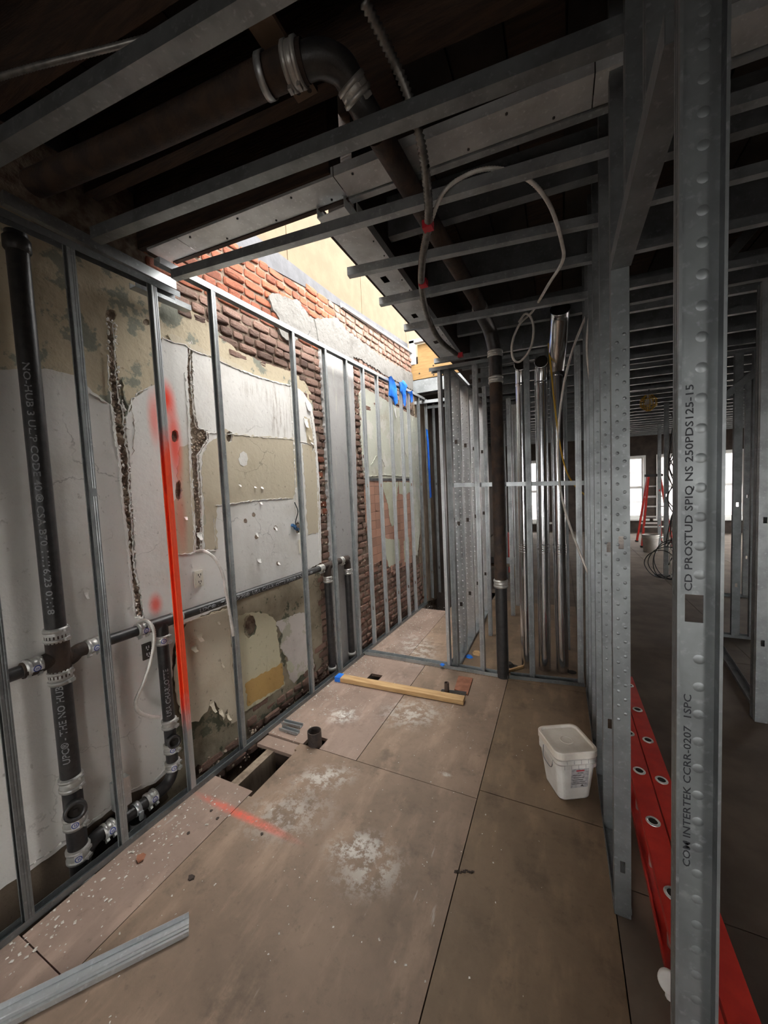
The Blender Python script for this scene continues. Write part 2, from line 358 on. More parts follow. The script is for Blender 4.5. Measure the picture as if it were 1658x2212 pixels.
# floor: a dark void below, real panels with seams on top
mb = MB(); mb.box(-2.6, 5.6, -3.2, 13.4, -.42, -.36); FLOOR = structure(mb.build('floor', M['subfloor'], origin=(0, 0, 0)))
def panel(x0, x1, y0, y1, mat, holes=(), z=0.0, th=.022, kind='floor_panel'):
    g = .0022; x0 += g; x1 -= g; y0 += g; y1 -= g
    X = sorted({x0, x1, *[min(max(h[i], x0), x1) for h in holes for i in (0, 1)]}); Y = sorted({y0, y1, *[min(max(h[i], y0), y1) for h in holes for i in (2, 3)]})
    solid = lambda i, j: 0 <= i < len(X) - 1 and 0 <= j < len(Y) - 1 and not any(h[0] <= (X[i] + X[i + 1]) / 2 <= h[1] and h[2] <= (Y[j] + Y[j + 1]) / 2 <= h[3] for h in holes)
    mb = MB()
    for i in range(len(X) - 1):
        for j in range(len(Y) - 1):
            if not solid(i, j): continue
            a, b, c, d = X[i], X[i + 1], Y[j], Y[j + 1]
            mb.add([(a, c, z), (b, c, z), (b, d, z), (a, d, z)], [(0, 1, 2, 3)]); mb.add([(a, c, z - th), (b, c, z - th), (b, d, z - th), (a, d, z - th)], [(3, 2, 1, 0)])
            for (di, dj, p, q) in ((-1, 0, (a, d), (a, c)), (1, 0, (b, c), (b, d)), (0, -1, (a, c), (b, c)), (0, 1, (b, d), (a, d))):
                if not solid(i + di, j + dj): mb.add([(*p, z - th), (*q, z - th), (*q, z), (*p, z)], [(0, 1, 2, 3)])
    return mb.build(kind, mat, FLOOR)
HOLE1, HOLE2, HOLE3 = (-1.70, -1.50, 1.40, 1.70), (-1.50, -1.375, 1.80, 1.90), (-1.50, -1.395, 2.66, 2.765)
panel(-1.85, -1.52, -.9, .55, M['floor_edge']); panel(-1.83, -1.52, .55, 1.395, M['floor_edge'])
panel(-1.80, -1.50, 1.705, 1.80, M['floor_edge'], z=-.012)
panel(-1.52, -.40, -.9, 1.80, M['floor'], [(-1.52, -1.50, 1.36, 1.74)], z=.001)
panel(-1.79, -1.11, 1.80, 3.06, M['floor_edge'], [HOLE2, HOLE3]); panel(-1.11, -.40, 1.80, 3.06, M['floor'])
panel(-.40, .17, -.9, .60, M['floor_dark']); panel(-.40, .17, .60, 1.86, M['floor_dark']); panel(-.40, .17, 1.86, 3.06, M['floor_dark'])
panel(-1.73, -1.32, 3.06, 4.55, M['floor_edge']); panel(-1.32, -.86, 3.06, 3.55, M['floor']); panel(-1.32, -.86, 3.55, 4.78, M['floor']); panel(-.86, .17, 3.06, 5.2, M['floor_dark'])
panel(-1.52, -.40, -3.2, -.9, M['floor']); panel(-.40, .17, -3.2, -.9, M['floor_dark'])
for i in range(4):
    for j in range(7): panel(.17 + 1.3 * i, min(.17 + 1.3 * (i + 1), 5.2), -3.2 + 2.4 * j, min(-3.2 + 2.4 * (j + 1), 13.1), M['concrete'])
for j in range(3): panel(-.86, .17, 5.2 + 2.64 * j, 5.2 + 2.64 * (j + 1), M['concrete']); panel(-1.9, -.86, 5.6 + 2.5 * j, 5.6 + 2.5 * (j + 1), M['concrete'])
# blocking timber seen in the big floor cut-out, and joists in the void
for (a, b, c, d) in ((-1.71, -1.655, 1.34, 1.78), (-1.68, -1.48, 1.715, 1.765), (-1.52, -1.47, 1.3, 1.8)):
    mb = MB(); mb.box(a, b, c, d, -.30, -.026); mb.build('floor_joist', M['old_paint'] if a < -1.7 else M['wood_dark'], FLOOR)

# left masonry wall: backing, bricks, layers of plaster
Y0, Y1 = -1.6, 5.6
def wp(y, z, off=0.0): return Vector((WX + KW * y + off, y, z))
mb = MB(); mb.add([wp(Y0, -.4), wp(Y1, -.4), wp(Y1, 3.42), wp(Y0, 3.42), wp(Y0, -.4, -.3), wp(Y1, -.4, -.3), wp(Y1, 3.42, -.3), wp(Y0, 3.42, -.3)],
                  [(0, 1, 2, 3), (4, 7, 6, 5), (3, 2, 6, 7), (0, 3, 7, 4), (1, 5, 6, 2), (0, 4, 5, 1)])
WALL = structure(mb.build('wall_left', M['mortar'], origin=(0, 0, 0)))
def yz(pts): return [(lambda p: (p.y, p.z))(wallp(*q)) for q in pts]
def inside(p, poly):
    x, y = p; c = False; n = len(poly)
    for i in range(n):
        (x1, y1), (x2, y2) = poly[i], poly[(i + 1) % n]
        if (y1 > y) != (y2 > y) and x < (x2 - x1) * (y - y1) / (y2 - y1) + x1: c = not c
    return c
def ragged(poly, jit, step):
    out = []; n = len(poly)
    for i in range(n):
        a, b = Vector(poly[i]), Vector(poly[(i + 1) % n]); L = (b - a).length; k = max(1, int(L / step)); nm = Vector((-(b - a).y, (b - a).x)).normalized() if L > 1e-6 else Vector((0, 0))
        for j in range(k):
            q = a + (b - a) * (j / k) + nm * random.uniform(-jit, jit) * (1 if j else .5); out.append((q.x, q.y))
    return out
def coat(name, pts, off, mat, th=.012, holes=(), jit=.008, step=.02, label=None, px=True, parent=None):
    """A layer of plaster or paint: ragged outline, real thickness, holes cut through."""
    loops = [ragged(yz(pts) if px else pts, jit, step)] + [ragged(yz(h), jit * .8, step * .7) for h in holes]
    V = []; E = []
    for lp in loops:
        o = len(V); V += [Vector(p) for p in lp]; E += [(o + i, o + (i + 1) % len(lp)) for i in range(len(lp))]
    vs, es, fs, *_ = delaunay_2d_cdt(V, E, [], 1, 1e-5)
    def keep(f):
        c = (sum(vs[i].x for i in f) / len(f), sum(vs[i].y for i in f) / len(f))
        return inside(c, loops[0]) and not any(inside(c, h) for h in loops[1:])
    fs = [f for f in fs if keep(f)]
    mb = MB(); N = len(vs); P = [wp(v.x, v.y, off) for v in vs] + [wp(v.x, v.y, off - th) for v in vs]
    fs = [tuple(f) for f in fs]; fx = []
    cnt = {}
    for f in fs:
        a, b, c = (vs[i] for i in f[:3]); ccw = (b - a).cross(c - a) > 0
        f = f if ccw else f[::-1]; fx.append(f)
        for i in range(len(f)): e = (f[i], f[(i + 1) % len(f)]); cnt[e] = 1
    side = [(a, a + N, b + N, b) for (a, b) in cnt if (b, a) not in cnt]
    mb.add(P, fx + side)
    o = mb.build(name, mat, parent or WALL)
    if label: o['label'] = label
    return o

# --- bricks
Z1 = yz([(300, 575), (330, 470), (480, 500), (554, 562), (640, 610), (732, 660), (884, 761), (892, 930), (825, 880), (772, 880), (700, 890), (676, 900), (620, 815), (507, 775), (440, 715), (344, 650)])
Z2 = yz([(672, 850), (698, 850), (716, 1300), (728, 1475), (690, 1490), (688, 1200)])
Z3 = yz([(762, 780), (792, 780), (792, 1000), (790, 1215), (912, 1215), (914, 1300), (780, 1425), (766, 1200)])
Z4 = yz([(400, 1665), (440, 1640), (530, 1575), (560, 1520), (640, 1480), (700, 1400), (728, 1465), (540, 1640), (420, 1720), (395, 1715)])
bm_var = []
for k in range(8):
    b = MB(); hx, hz, d = .5, .5, .022; n = 5; P = []
    ring = []
    for i in range(12):
        a = i / 12 * 4; s_, f_ = int(a), a - int(a)
        y, z = [(-1 + 2 * f_, -1), (1, -1 + 2 * f_), (1 - 2 * f_, 1), (-1, 1 - 2 * f_)][s_]
        y *= 1 - random.uniform(0, .05); z *= 1 - random.uniform(0, .13)
        if i % 3 == 0: y *= .93; z *= .86
        ring.append((y * hx, z * hz))
    back = [(0, y * 1.02, z * 1.04) for y, z in ring]; mid = [(.72 + random.uniform(-.1, .1), y, z) for y, z in ring]; fr = [(1 + random.uniform(-.12, .12), y * .82, z * .74) for y, z in ring]
    vs = back + mid + fr + [(1.05, 0, 0)]
    fs = [(i, (i + 1) % 12, 12 + (i + 1) % 12, 12 + i) for i in range(12)] + [(12 + i, 12 + (i + 1) % 12, 24 + (i + 1) % 12, 24 + i) for i in range(12)] + [(24 + i, 24 + (i + 1) % 12, 36) for i in range(12)]
    b.add(vs, fs); bm_var.append(b)
bmesh_red, bmesh_dull = [], []
for b in bm_var:
    for lst, mt in ((bmesh_red, M['brick_red']), (bmesh_dull, M['brick_dull'])):
        me = bpy.data.meshes.new('brick'); me.from_pydata(b.v, [], b.f); me.materials.append(mt); me.update(); lst.append(me)
cand = []; z = -.26; row = 0; CH = .066
while z < 3.40:
    y = .9 + (row % 2) * .06 + random.uniform(0, .03)
    while y < 5.2:
        L = random.choice((.085, .165, .165, .15)) if row % 4 else random.choice((.08, .085, .09))
        p = (y + L / 2, z + CH / 2); zone = 1 if inside(p, Z1) else 2 if inside(p, Z2) else 3 if inside(p, Z3) else 4 if inside(p, Z4) else 0
        if zone: cand.append((p[0], p[1], L, zone))
        y += L + .011
    z += CH; row += 1
cand.sort(key=lambda c: c[0] * c[0] + 4 + (c[1] - 1.6) ** 2)
rest = MB()
for i, (y, zc, L, zone) in enumerate(cand):
    fresh = zone == 1 and zc > 2.82 or zone == 2 and random.random() < .35 and zc < 1.9 and zc > 1.2
    me = random.choice(bmesh_red if fresh else bmesh_dull); h = CH - .011; h *= random.uniform(.86, 1.06); proud = random.uniform(.006, .020) * (1.3 if zone in (3, 4) else 1)
    if i < 298:
        o = bpy.data.objects.new('brick', me); C.objects.link(o); o.parent = WALL
        o.location = wp(y, zc); o.scale = (proud, L, h); o.rotation_euler = (random.uniform(-.045, .045), random.uniform(-.15, .15), -math.atan(KW) + random.uniform(-.05, .05))
    else:
        rest.add([Vector(wp(y, zc)) + Vector((v[0] * proud, v[1] * L, v[2] * h)) for v in bm_var[i % 8].v], bm_var[i % 8].f)
if rest.v: rest.build('far_bricks', M['brick_dull'], WALL, kind='stuff')

# --- plaster layers
chase1 = [(227, 690), (244, 700), (247, 760), (251, 820), (257, 870), (266, 890), (269, 950), (276, 990), (278, 1060), (284, 1130), (288, 1220), (298, 1270), (308, 1335), (290, 1335), (283, 1270), (276, 1200), (268, 1130), (260, 1060), (256, 990), (246, 940), (240, 880), (234, 820), (232, 760)]
chase2 = [(401, 742), (410, 742), (411, 800), (413, 850), (418, 900), (424, 925), (444, 930), (446, 950), (436, 965), (425, 985), (427, 1020), (430, 1080), (432, 1140), (432, 1190), (419, 1190), (417, 1130), (412, 1060), (408, 980), (406, 920), (402, 850), (399, 800)]
blob = lambda x, y, a, b: [(x + a * math.cos(t * .785), y + b * math.sin(t * .785)) for t in range(8)]
coat('rubble_backing', [(215, 660), (320, 670), (420, 720), (470, 900), (500, 930), (470, 980), (440, 1200), (400, 1220), (320, 1345), (280, 1345), (235, 900), (215, 700)], .004, M['lath'], th=.003)
coat('plaster_layer', [(-260, 350), (0, 440), (150, 540), (344, 632), (395, 660), (452, 700), (507, 758), (568, 784), (625, 803), (652, 818), (671, 855), (678, 930), (600, 900), (420, 860), (250, 930), (100, 900), (-260, 960)], .013, M['pl_cream'], holes=[chase1, chase2, blob(236, 682, 13, 13), blob(313, 697, 8, 7)], label='cream plaster layer with grey-green spots', jit=.006)
white = [(-260, 800), (40, 800), (92, 797), (160, 812), (195, 848), (215, 862), (236, 876), (256, 905), (264, 905), (276, 890), (283, 862), (305, 845), (332, 830), (345, 733), (365, 736), (402, 745), (412, 758), (455, 772), (478, 782), (520, 800), (560, 816), (600, 828), (632, 834), (650, 848), (669, 876), (677, 930), (684, 1010), (688, 1100), (690, 1215), (600, 1262), (520, 1292), (410, 1338), (385, 1350), (368, 1400), (366, 1500), (358, 1600), (357, 1665), (330, 1690), (274, 1711), (246, 1738), (181, 1788), (141, 1818), (55, 1880), (25, 1898), (-260, 2090)]
coat('plaster_layer', white, .020, M['pl_white'], th=.019, holes=[chase1, chase2, blob(373, 943, 8, 14), blob(381, 1060, 8, 24), blob(490, 944, 9, 13), blob(668, 968, 6, 9), blob(640, 1140, 7, 14)], label='white painted plaster sheet with two chased grooves', jit=.004)
coat('plaster_coat', [(447, 958), (470, 940), (478, 925), (500, 938), (560, 943), (632, 948), (634, 960), (638, 1040), (628, 1077), (560, 1080), (500, 1088), (465, 1090), (461, 1120), (465, 1185), (436, 1190), (437, 1100), (431, 1040), (432, 985)], .0215, M['pl_beige'], th=.003, holes=[blob(520, 992, 9, 13), blob(490, 944, 8, 12)], label='bare beige plaster patch')
coat('plaster_coat', [(383, 965), (400, 960), (407, 1000), (411, 1060), (415, 1130), (416, 1188), (385, 1200), (372, 1190), (368, 1110), (375, 1060)], .0212, M['pl_beige'], th=.003, holes=[blob(381, 1060, 7, 22)], label='bare beige plaster patch')
coat('plaster_coat', [(648, 960), (676, 962), (683, 1060), (686, 1150), (660, 1155), (655, 1060)], .0215, M['pl_beige'], th=.003, holes=[blob(668, 968, 6, 9)], label='bare beige plaster patch')
coat('plaster_coat', [(262, 862), (276, 885), (283, 862), (300, 848), (300, 820), (258, 815)], .0205, M['pl_cream'], th=.003)
coat('skim_patch', [(437, 965), (446, 960), (446, 1100), (447, 1190), (438, 1190), (436, 1080)], .0208, M['pl_lav'], th=.002)
coat('plaster_coat', [(356, 722), (372, 726), (402, 740), (452, 764), (480, 776), (520, 796), (520, 803), (478, 786), (455, 776), (400, 750), (365, 738)], .0212, M['pl_beige'], th=.003)
coat('plaster_coat', [(652, 900), (664, 905), (672, 950), (668, 1000), (660, 960)], .0216, M['pl_cream'], th=.003, label='cream patch bared by a peeled flap')
coat('patch_filler', blob(520, 992, 11, 17), .023, M['pl_white'], th=.003)
coat('base_layer', [(-260, 2060), (25, 1885), (141, 1805), (246, 1725), (357, 1650), (366, 1500), (385, 1340), (520, 1280), (690, 1200), (692, 1330), (697, 1430), (640, 1500), (560, 1555), (530, 1600), (450, 1660), (425, 1650), (380, 1730), (250, 1860), (100, 1990), (-260, 2260)], .010, M['pl_dirty'], th=.009, holes=[blob(540, 1350, 12, 22)], label='stained grey-brown base plaster')
coat('base_board', [(-260, 2080), (25, 1890), (141, 1812), (246, 1730), (357, 1655), (360, 1720), (260, 1850), (150, 1960), (-100, 2180), (-260, 2300)], .014, M['base_board'], th=.006, label='dark stained strip at the foot of the wall')
coat('paint_layer', [(399, 1341), (489, 1312), (494, 1366), (499, 1449), (506, 1497), (514, 1549), (495, 1562), (486, 1530), (478, 1555), (470, 1530), (463, 1517), (450, 1510), (443, 1535), (425, 1556), (400, 1560), (385, 1540), (377, 1497), (371, 1449), (378, 1400), (384, 1375)], .019, M['pl_peel'], th=.004, label='peeling beige paint sheet')
coat('plaster_layer', [(512, 1330), (540, 1322), (575, 1325), (592, 1340), (600, 1400), (606, 1458), (612, 1480), (570, 1508), (530, 1535), (518, 1540), (508, 1470), (503, 1380)], .0145, M['pl_olive'], th=.005, holes=[blob(536, 1352, 15, 26)], label='pale yellow-green plaster layer')
coat('plaster_coat', [(526, 1475), (560, 1455), (606, 1432), (610, 1478), (570, 1503), (532, 1525)], .0155, M['pl_ochre'], th=.002, label='ochre paint patch')
coat('plaster_layer', [(592, 1345), (605, 1338), (640, 1325), (662, 1322), (668, 1380), (676, 1440), (665, 1450), (645, 1458), (632, 1475), (622, 1465), (617, 1420), (603, 1400), (607, 1370)], .0165, M['pl_lav'], th=.006, label='lavender-grey plaster layer')
coat('plaster_coat', [(614, 1430), (622, 1425), (632, 1440), (628, 1452), (618, 1448)], .0185, M['pl_mint'], th=.002)
coat('cement_patch', [(672, 690), (722, 688), (750, 730), (758, 778), (720, 760), (684, 742)], .031, M['cement'], th=.03, jit=.008)
coat('render_pilaster', [(684, 735), (722, 755), (756, 776), (760, 880), (765, 1050), (768, 1220), (778, 1425), (724, 1470), (714, 1300), (704, 1100), (697, 930), (686, 770)], .030, M['pl_smooth'], th=.029, jit=.006, label='smooth grey rendered pilaster')
coat('cement_patch', [(575, 640), (592, 636), (640, 652), (662, 685), (690, 700), (722, 690), (745, 715), (772, 735), (830, 778), (886, 808), (890, 845), (830, 812), (770, 775), (700, 745), (640, 722), (604, 702), (585, 672)], .026, M['cement'], th=.025, jit=.012, label='rough grey cement patch')
coat('cement_patch', [(590, 702), (640, 722), (632, 745), (605, 728)], .024, M['cement'], th=.023, jit=.01)
coat('plaster_layer', [(773, 850), (781, 838), (800, 848), (824, 862), (844, 874), (862, 884), (886, 898), (889, 958), (889, 1037), (784, 1037), (780, 998), (774, 917)], .022, M['pl_green'], th=.021, label='flaking pale green plaster')
coat('trim_strip', [(783, 1033), (886, 1034), (886, 1039), (783, 1039)], .026, M['black_strip'], th=.01, jit=.001, label='black trim strip')
# pink wall tiles, each its own piece
ta, tb = wallp(783, 1041), wallp(892, 1041); y = ta.y; bot = wallp(830, 1238).z; top = ta.z; tz = top; r_ = 0
tile_me = MB(); tile_me.box(-.5, .5, -.5, .5, -.5, .5); TM = tile_me.build('tile', M['grey_tile']); TMm = TM.data; bpy.data.objects.remove(TM)
while tz > bot - .05:
    y = ta.y
    while y < tb.y - .05:
        c = (y + .052, tz - .047); edge = tz < bot + .12
        drop = (edge and random.random() < .45) or (c[0] < ta.y + .1 and tz < top - .55)
        if not drop:
            o = bpy.data.objects.new('tile', TMm); C.objects.link(o); o.parent = WALL; o.location = wp(c[0], c[1], .014 + random.uniform(-.001, .001)); o.scale = (.012, .101, .091); o.rotation_euler = (0, random.uniform(-.01, .01), -math.atan(KW))
        y += .105
    tz -= .095; r_ += 1
coat('paint_layer', [(820, 1041), (856, 1041), (852, 1090), (850, 1130), (843, 1138), (838, 1125), (834, 1090), (826, 1065)], .025, M['pl_mint'], th=.004, label='pale mint paint flake')
coat('paint_layer', [(818, 1160), (842, 1165), (858, 1165), (860, 1210), (845, 1220), (836, 1225), (826, 1190)], .025, M['pl_mint'], th=.004, label='pale mint paint flake')
coat('paint_layer', [(858, 1041), (884, 1042), (882, 1062), (870, 1070), (858, 1066)], .025, M['pl_mint'], th=.004)
coat('paint_layer', [(868, 1170), (879, 1160), (880, 1205), (870, 1215)], .025, M['pl_mint'], th=.004)
coat('plaster_layer', [(888, 900), (903, 905), (905, 990), (904, 1150), (898, 1200), (887, 1190), (889, 1050)], .022, M['pl_green'], th=.02)
def ridge(pts, r=.0028, mat='pl_white', off=.0215):
    q = [wallp(*p, off) for p in pts]; P = []
    for a, b in zip(q, q[1:]):
        n = max(2, int((b - a).length / .012))
        for k in range(n): P.append(a.lerp(b, k / n) + Vector((random.uniform(-.001, .003), random.uniform(-.004, .004), random.uniform(-.004, .004))))
    mb = MB(); rr = [r * random.uniform(.3, 1.5) for _ in P]; mb.tube(P, lambda i: rr[i], 5, smooth=False); mb.build('torn_paint_edge', M[mat], WALL)
ridge([(465, 1092), (500, 1088), (560, 1080), (628, 1076)]); ridge([(372, 1200), (416, 1195), (437, 1190), (470, 1188)]); ridge([(461, 1120), (466, 1187)], .002)
ridge([(350, 729), (365, 737), (402, 745), (415, 757), (455, 770), (478, 782), (520, 800), (560, 816), (600, 828), (632, 834)], .0032); ridge([(195, 848), (236, 876)], .003); ridge([(272, 905), (276, 890), (284, 862), (305, 845), (332, 830)], .003)
ridge([(668, 876), (676, 930), (683, 1010), (687, 1100), (689, 1215)], .0035); ridge([(626, 815), (630, 900), (634, 960), (637, 1040), (640, 1130)], .0045); ridge([(447, 935), (500, 938), (560, 944), (632, 949), (676, 962)], .0022)
ridge([(399, 1345), (489, 1316), (494, 1366), (499, 1449), (506, 1497), (514, 1549)], .002, 'pl_peel', .0205); ridge([(357, 1662), (330, 1688), (274, 1709), (246, 1736), (181, 1786), (141, 1816), (55, 1878)], .0035); ridge([(180, 963), (215, 966)], .0015); ridge([(285, 885), (290, 930), (288, 975), (280, 990)], .0012, 'lath')
ridge([(366, 1100), (370, 1190)], .002, 'lath'); ridge([(776, 850), (778, 920), (783, 1000), (786, 1035)], .005, 'pl_green', .024); ridge([(785, 1030), (830, 1026), (886, 1030)], .005, 'pl_green', .024); ridge([(800, 1006), (812, 985), (825, 992), (832, 1010)], .004, 'pl_green', .024); ridge([(862, 900), (868, 960), (880, 990)], .004, 'pl_green', .024)
for c_ in (chase1, chase2): ridge(c_[:12], .0032, off=.0205); ridge(c_[12:], .0032, off=.0205)
rb = MB()
def lumps(poly, n, r0, r1):
    pl_ = yz(poly); ys = [p[0] for p in pl_]; zs = [p[1] for p in pl_]; k = 0
    while k < n:
        p = (random.uniform(min(ys), max(ys)), random.uniform(min(zs), max(zs)))
        if not inside(p, pl_): continue
        k += 1; r = random.uniform(r0, r1); c = wp(p[0], p[1], .004); P = [c + Vector((random.uniform(.5, 1.1) * r, math.cos(i * 1.257) * r * random.uniform(.6, 1.2), math.sin(i * 1.257) * r * random.uniform(.6, 1.2))) for i in range(5)] + [c + PX_ * r * 1.5]
        rb.add(P, [(i, (i + 1) % 5, 5) for i in range(5)])
PX_ = Vector((1, 0, 0))
lumps(chase1, 230, .006, .013); lumps(chase2, 170, .005, .011); lumps(blob(434, 942, 10, 12), 25, .006, .014); lumps([(676, 850), (698, 850), (716, 1300), (728, 1475), (690, 1490), (688, 1200)], 90, .006, .014); lumps([(762, 800), (788, 800), (788, 1230), (770, 1230)], 120, .006, .016)
lumps([(400, 1665), (440, 1640), (530, 1575), (640, 1500), (700, 1430), (728, 1465), (540, 1640), (420, 1720)], 120, .006, .016)
rb.build('rubble', M['lath'], WALL, kind='stuff')
rb = MB()
for ch, n in ((chase1, 190), (chase2, 150)):
    pl_ = yz(ch)
    for _ in range(n):
        i = random.randrange(len(pl_)); a, b = Vector(pl_[i]), Vector(pl_[(i + 1) % len(pl_)]); p = a.lerp(b, random.random()) + Vector((random.gauss(0, .004), random.gauss(0, .004))); r = random.uniform(.003, .009); c = wp(p.x, p.y, .014)
        P = [c + Vector((random.uniform(.2, .9) * r, math.cos(k * 1.257) * r * random.uniform(.5, 1.2), math.sin(k * 1.257) * r * random.uniform(.6, 1.4))) for k in range(5)] + [c + PX_ * r * 1.1]; rb.add(P, [(k, (k + 1) % 5, 5) for k in range(5)])
rb.build('broken_plaster_edge', M['pl_white'], WALL, kind='stuff')
# peeling flakes standing off the surface
def flake(px, py, w, h, off=.0205, mat='pl_white', curl=.03):
    w *= .7; h *= .75; curl *= .55; p = wallp(px, py); mb = MB(); P = []; n = 4
    for i in range(n + 1):
        for j in (0, 1):
            t = i / n; P.append(wp(p.y + (j - .5) * w * (1 - .5 * t) + random.uniform(-.004, .004), p.z - h * t, off + curl * t * t))
    P += [q - Vector((.003, 0, 0)) for q in P]; N = 2 * (n + 1)
    fs = [(2 * i, 2 * i + 2, 2 * i + 3, 2 * i + 1) for i in range(n)] + [(N + 2 * i, N + 2 * i + 1, N + 2 * i + 3, N + 2 * i + 2) for i in range(n)]
    fs += [(0, N, N + 2, 2), (1, 3, N + 3, N + 1)] + [(2 * n, N + 2 * n, N + 2 * n + 1, 2 * n + 1)]
    mb.add(P, fs); mb.build('paint_flake', M[mat], WALL)
for a in ((549, 1150, .03, .04), (554, 1206, .05, .04), (596, 1213, .03, .03), (590, 1137, .035, .04), (558, 1084, .04, .025), (560, 1050, .03, .03), (425, 1370, .05, .05, .022, 'pl_peel', .05), (412, 1395, .05, .04, .022, 'pl_peel', .05), (452, 1512, .05, .09, .022, 'pl_peel', .06), (470, 1530, .04, .06, .022, 'pl_peel', .05), (486, 1540, .03, .05, .022, 'pl_peel', .05), (465, 1340, .03, .03, .022, 'pl_peel'), (475, 1430, .02, .04, .022, 'pl_peel'),
          (660, 870, .09, .1, .024), (655, 905, .08, .1, .024), (662, 940, .04, .06, .024, 'pl_beige'), (512, 1045, .03, .03), (545, 1050, .03, .02), (425, 1150, .05, .06), (395, 1115, .03, .03), (848, 882, .05, .16, .03), (180, 1275, .03, .05), (862, 985, .04, .05), (668, 955, .03, .03)): flake(*a)
for (px, py) in ((549, 1160), (555, 1212), (596, 1217), (590, 1140), (525, 1125), (543, 1112), (640, 1136), (672, 1135), (605, 960), (602, 1057)):
    coat('plaster_pock', blob(px, py, 4, 5), .0206, M['lath'], th=.002, step=.012, jit=.003)
coat('brown_board', [(888, 845), (960, 860), (960, 1290), (912, 1300), (905, 1240), (903, 1000)], .018, M['old_paint'], th=.015, label='brown stained boards in the dark end bay')

PZ0 = Vector((0, 0, 1))
# wall top: flashing and the tan sheathing wall behind and above the brick
lo = [wallp(554, 562, .008), wallp(732, 660, .008), wallp(884, 761, .008)]; hi = [wallp(572, 524, .008), wallp(717, 635, .008), wallp(876, 740, .008)]
ext = lambda P, y: (P[0] + (P[1] - P[0]) * ((y - P[0].y) / (P[1].y - P[0].y))) if y < P[1].y else (P[1] + (P[2] - P[1]) * ((y - P[1].y) / (P[2].y - P[1].y)))
mb = MB(); ys_ = [-1.2 + .4 * i for i in range(16)]; P = []
for y in ys_: a, b = ext(lo, y), ext(hi, y); P += [a, b, b - Vector((.16, 0, 0)), a - Vector((.05, 0, 0))]
mb.add(P, [(4 * i + j, 4 * i + 4 + j, 4 * i + 4 + (j + 1) % 4, 4 * i + (j + 1) % 4) for i in range(15) for j in range(4)] + [(0, 1, 2, 3), (60, 63, 62, 61)]); st = mb.build('trim_1', M['flash'], origin=(0, 0, 0)); structure(st)
mb = MB(); mb.sweep([(0, 0), (.03, 0), (.03, .02), (.005, .02), (.005, .045), (0, .045)], ext(lo, 3.2) - PZ0 * .01, ext(lo, 4.9) - PZ0 * .01, (1, 0, 0), (0, 0, 1)); mb.build('drip_edge', M['white_metal'], st)
SH = structure(MB.build((lambda m: (m.obox(wp(2.2, 4.3, -.26), (KW * 3.6, 3.6, 0), (.08, 0, 0), (0, 0, .9)), m)[1])(MB()), 'wall_parapet', M['wood_dark'], origin=(0, 0, 0)))
for i in range(6):
    ya = -1.2 + 1.22 * i + .20; mb = MB(); mb.obox(wp(ya + .6, 4.20, -.150), (KW * .606, .606, 0), (.012, 0, 0), (0, 0, .81)); mb.build('sheathing_panel', M['sheath'], SH)

# roof deck over everything but the opening, in boards
OX0, OX1, OY0, OY1 = -2.35, -.96, 1.44, 4.88
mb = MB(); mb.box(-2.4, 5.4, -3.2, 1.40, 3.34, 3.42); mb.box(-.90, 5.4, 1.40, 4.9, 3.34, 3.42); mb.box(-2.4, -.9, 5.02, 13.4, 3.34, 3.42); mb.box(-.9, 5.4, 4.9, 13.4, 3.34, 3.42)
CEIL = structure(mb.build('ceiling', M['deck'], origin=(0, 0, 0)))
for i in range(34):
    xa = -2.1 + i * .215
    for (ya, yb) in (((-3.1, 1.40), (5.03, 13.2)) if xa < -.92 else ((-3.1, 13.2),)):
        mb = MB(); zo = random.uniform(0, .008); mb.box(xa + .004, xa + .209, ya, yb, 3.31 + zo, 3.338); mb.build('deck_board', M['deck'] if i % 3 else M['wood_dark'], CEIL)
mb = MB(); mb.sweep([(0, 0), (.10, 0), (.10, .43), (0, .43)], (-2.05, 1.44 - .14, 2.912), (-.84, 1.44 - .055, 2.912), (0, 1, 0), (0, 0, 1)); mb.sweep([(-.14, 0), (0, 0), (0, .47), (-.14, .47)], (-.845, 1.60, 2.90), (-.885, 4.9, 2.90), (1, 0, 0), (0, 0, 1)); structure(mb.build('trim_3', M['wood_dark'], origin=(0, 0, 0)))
# other walls
mb = MB(); ye = [-3.2, 7.6, 9.0, 10.2, 11.8, 13.4]
for i in range(5):
    if i % 2 == 0: mb.box(5.2, 5.4, ye[i], ye[i + 1], -.4, 3.4)
    else: mb.box(5.2, 5.4, ye[i], ye[i + 1], -.4, .4); mb.box(5.2, 5.4, ye[i], ye[i + 1], 2.4, 3.4)  # unseen openings added to brighten the far floor
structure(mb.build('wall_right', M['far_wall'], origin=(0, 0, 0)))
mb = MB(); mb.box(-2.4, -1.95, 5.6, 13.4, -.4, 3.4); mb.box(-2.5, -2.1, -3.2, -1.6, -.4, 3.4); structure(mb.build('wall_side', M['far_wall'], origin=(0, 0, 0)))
def wall_with_openings(name, y0, y1, x0, x1, ops, mat):
    mb = MB(); X = sorted({x0, x1, *[o[0] for o in ops], *[o[1] for o in ops]})
    for a, b in zip(X, X[1:]):
        zs = [(o[2], o[3]) for o in ops if o[0] <= (a + b) / 2 <= o[1]]
        if not zs: mb.box(a, b, y0, y1, -.4, 3.4)
        else: mb.box(a, b, y0, y1, -.4, zs[0][0]); mb.box(a, b, y0, y1, zs[0][1], 3.4)
    return structure(mb.build(name, mat, origin=(0, 0, 0)))
WINS = [(-.98, -.30, .30, 2.30), (1.45, 2.27, .40, 2.24), (2.52, 3.3, .40, 2.24), (3.75, 4.5, .40, 2.24)]
wall_with_openings('wall_back', 13.0, 13.3, -2.4, 5.4, WINS, M['far_wall'])
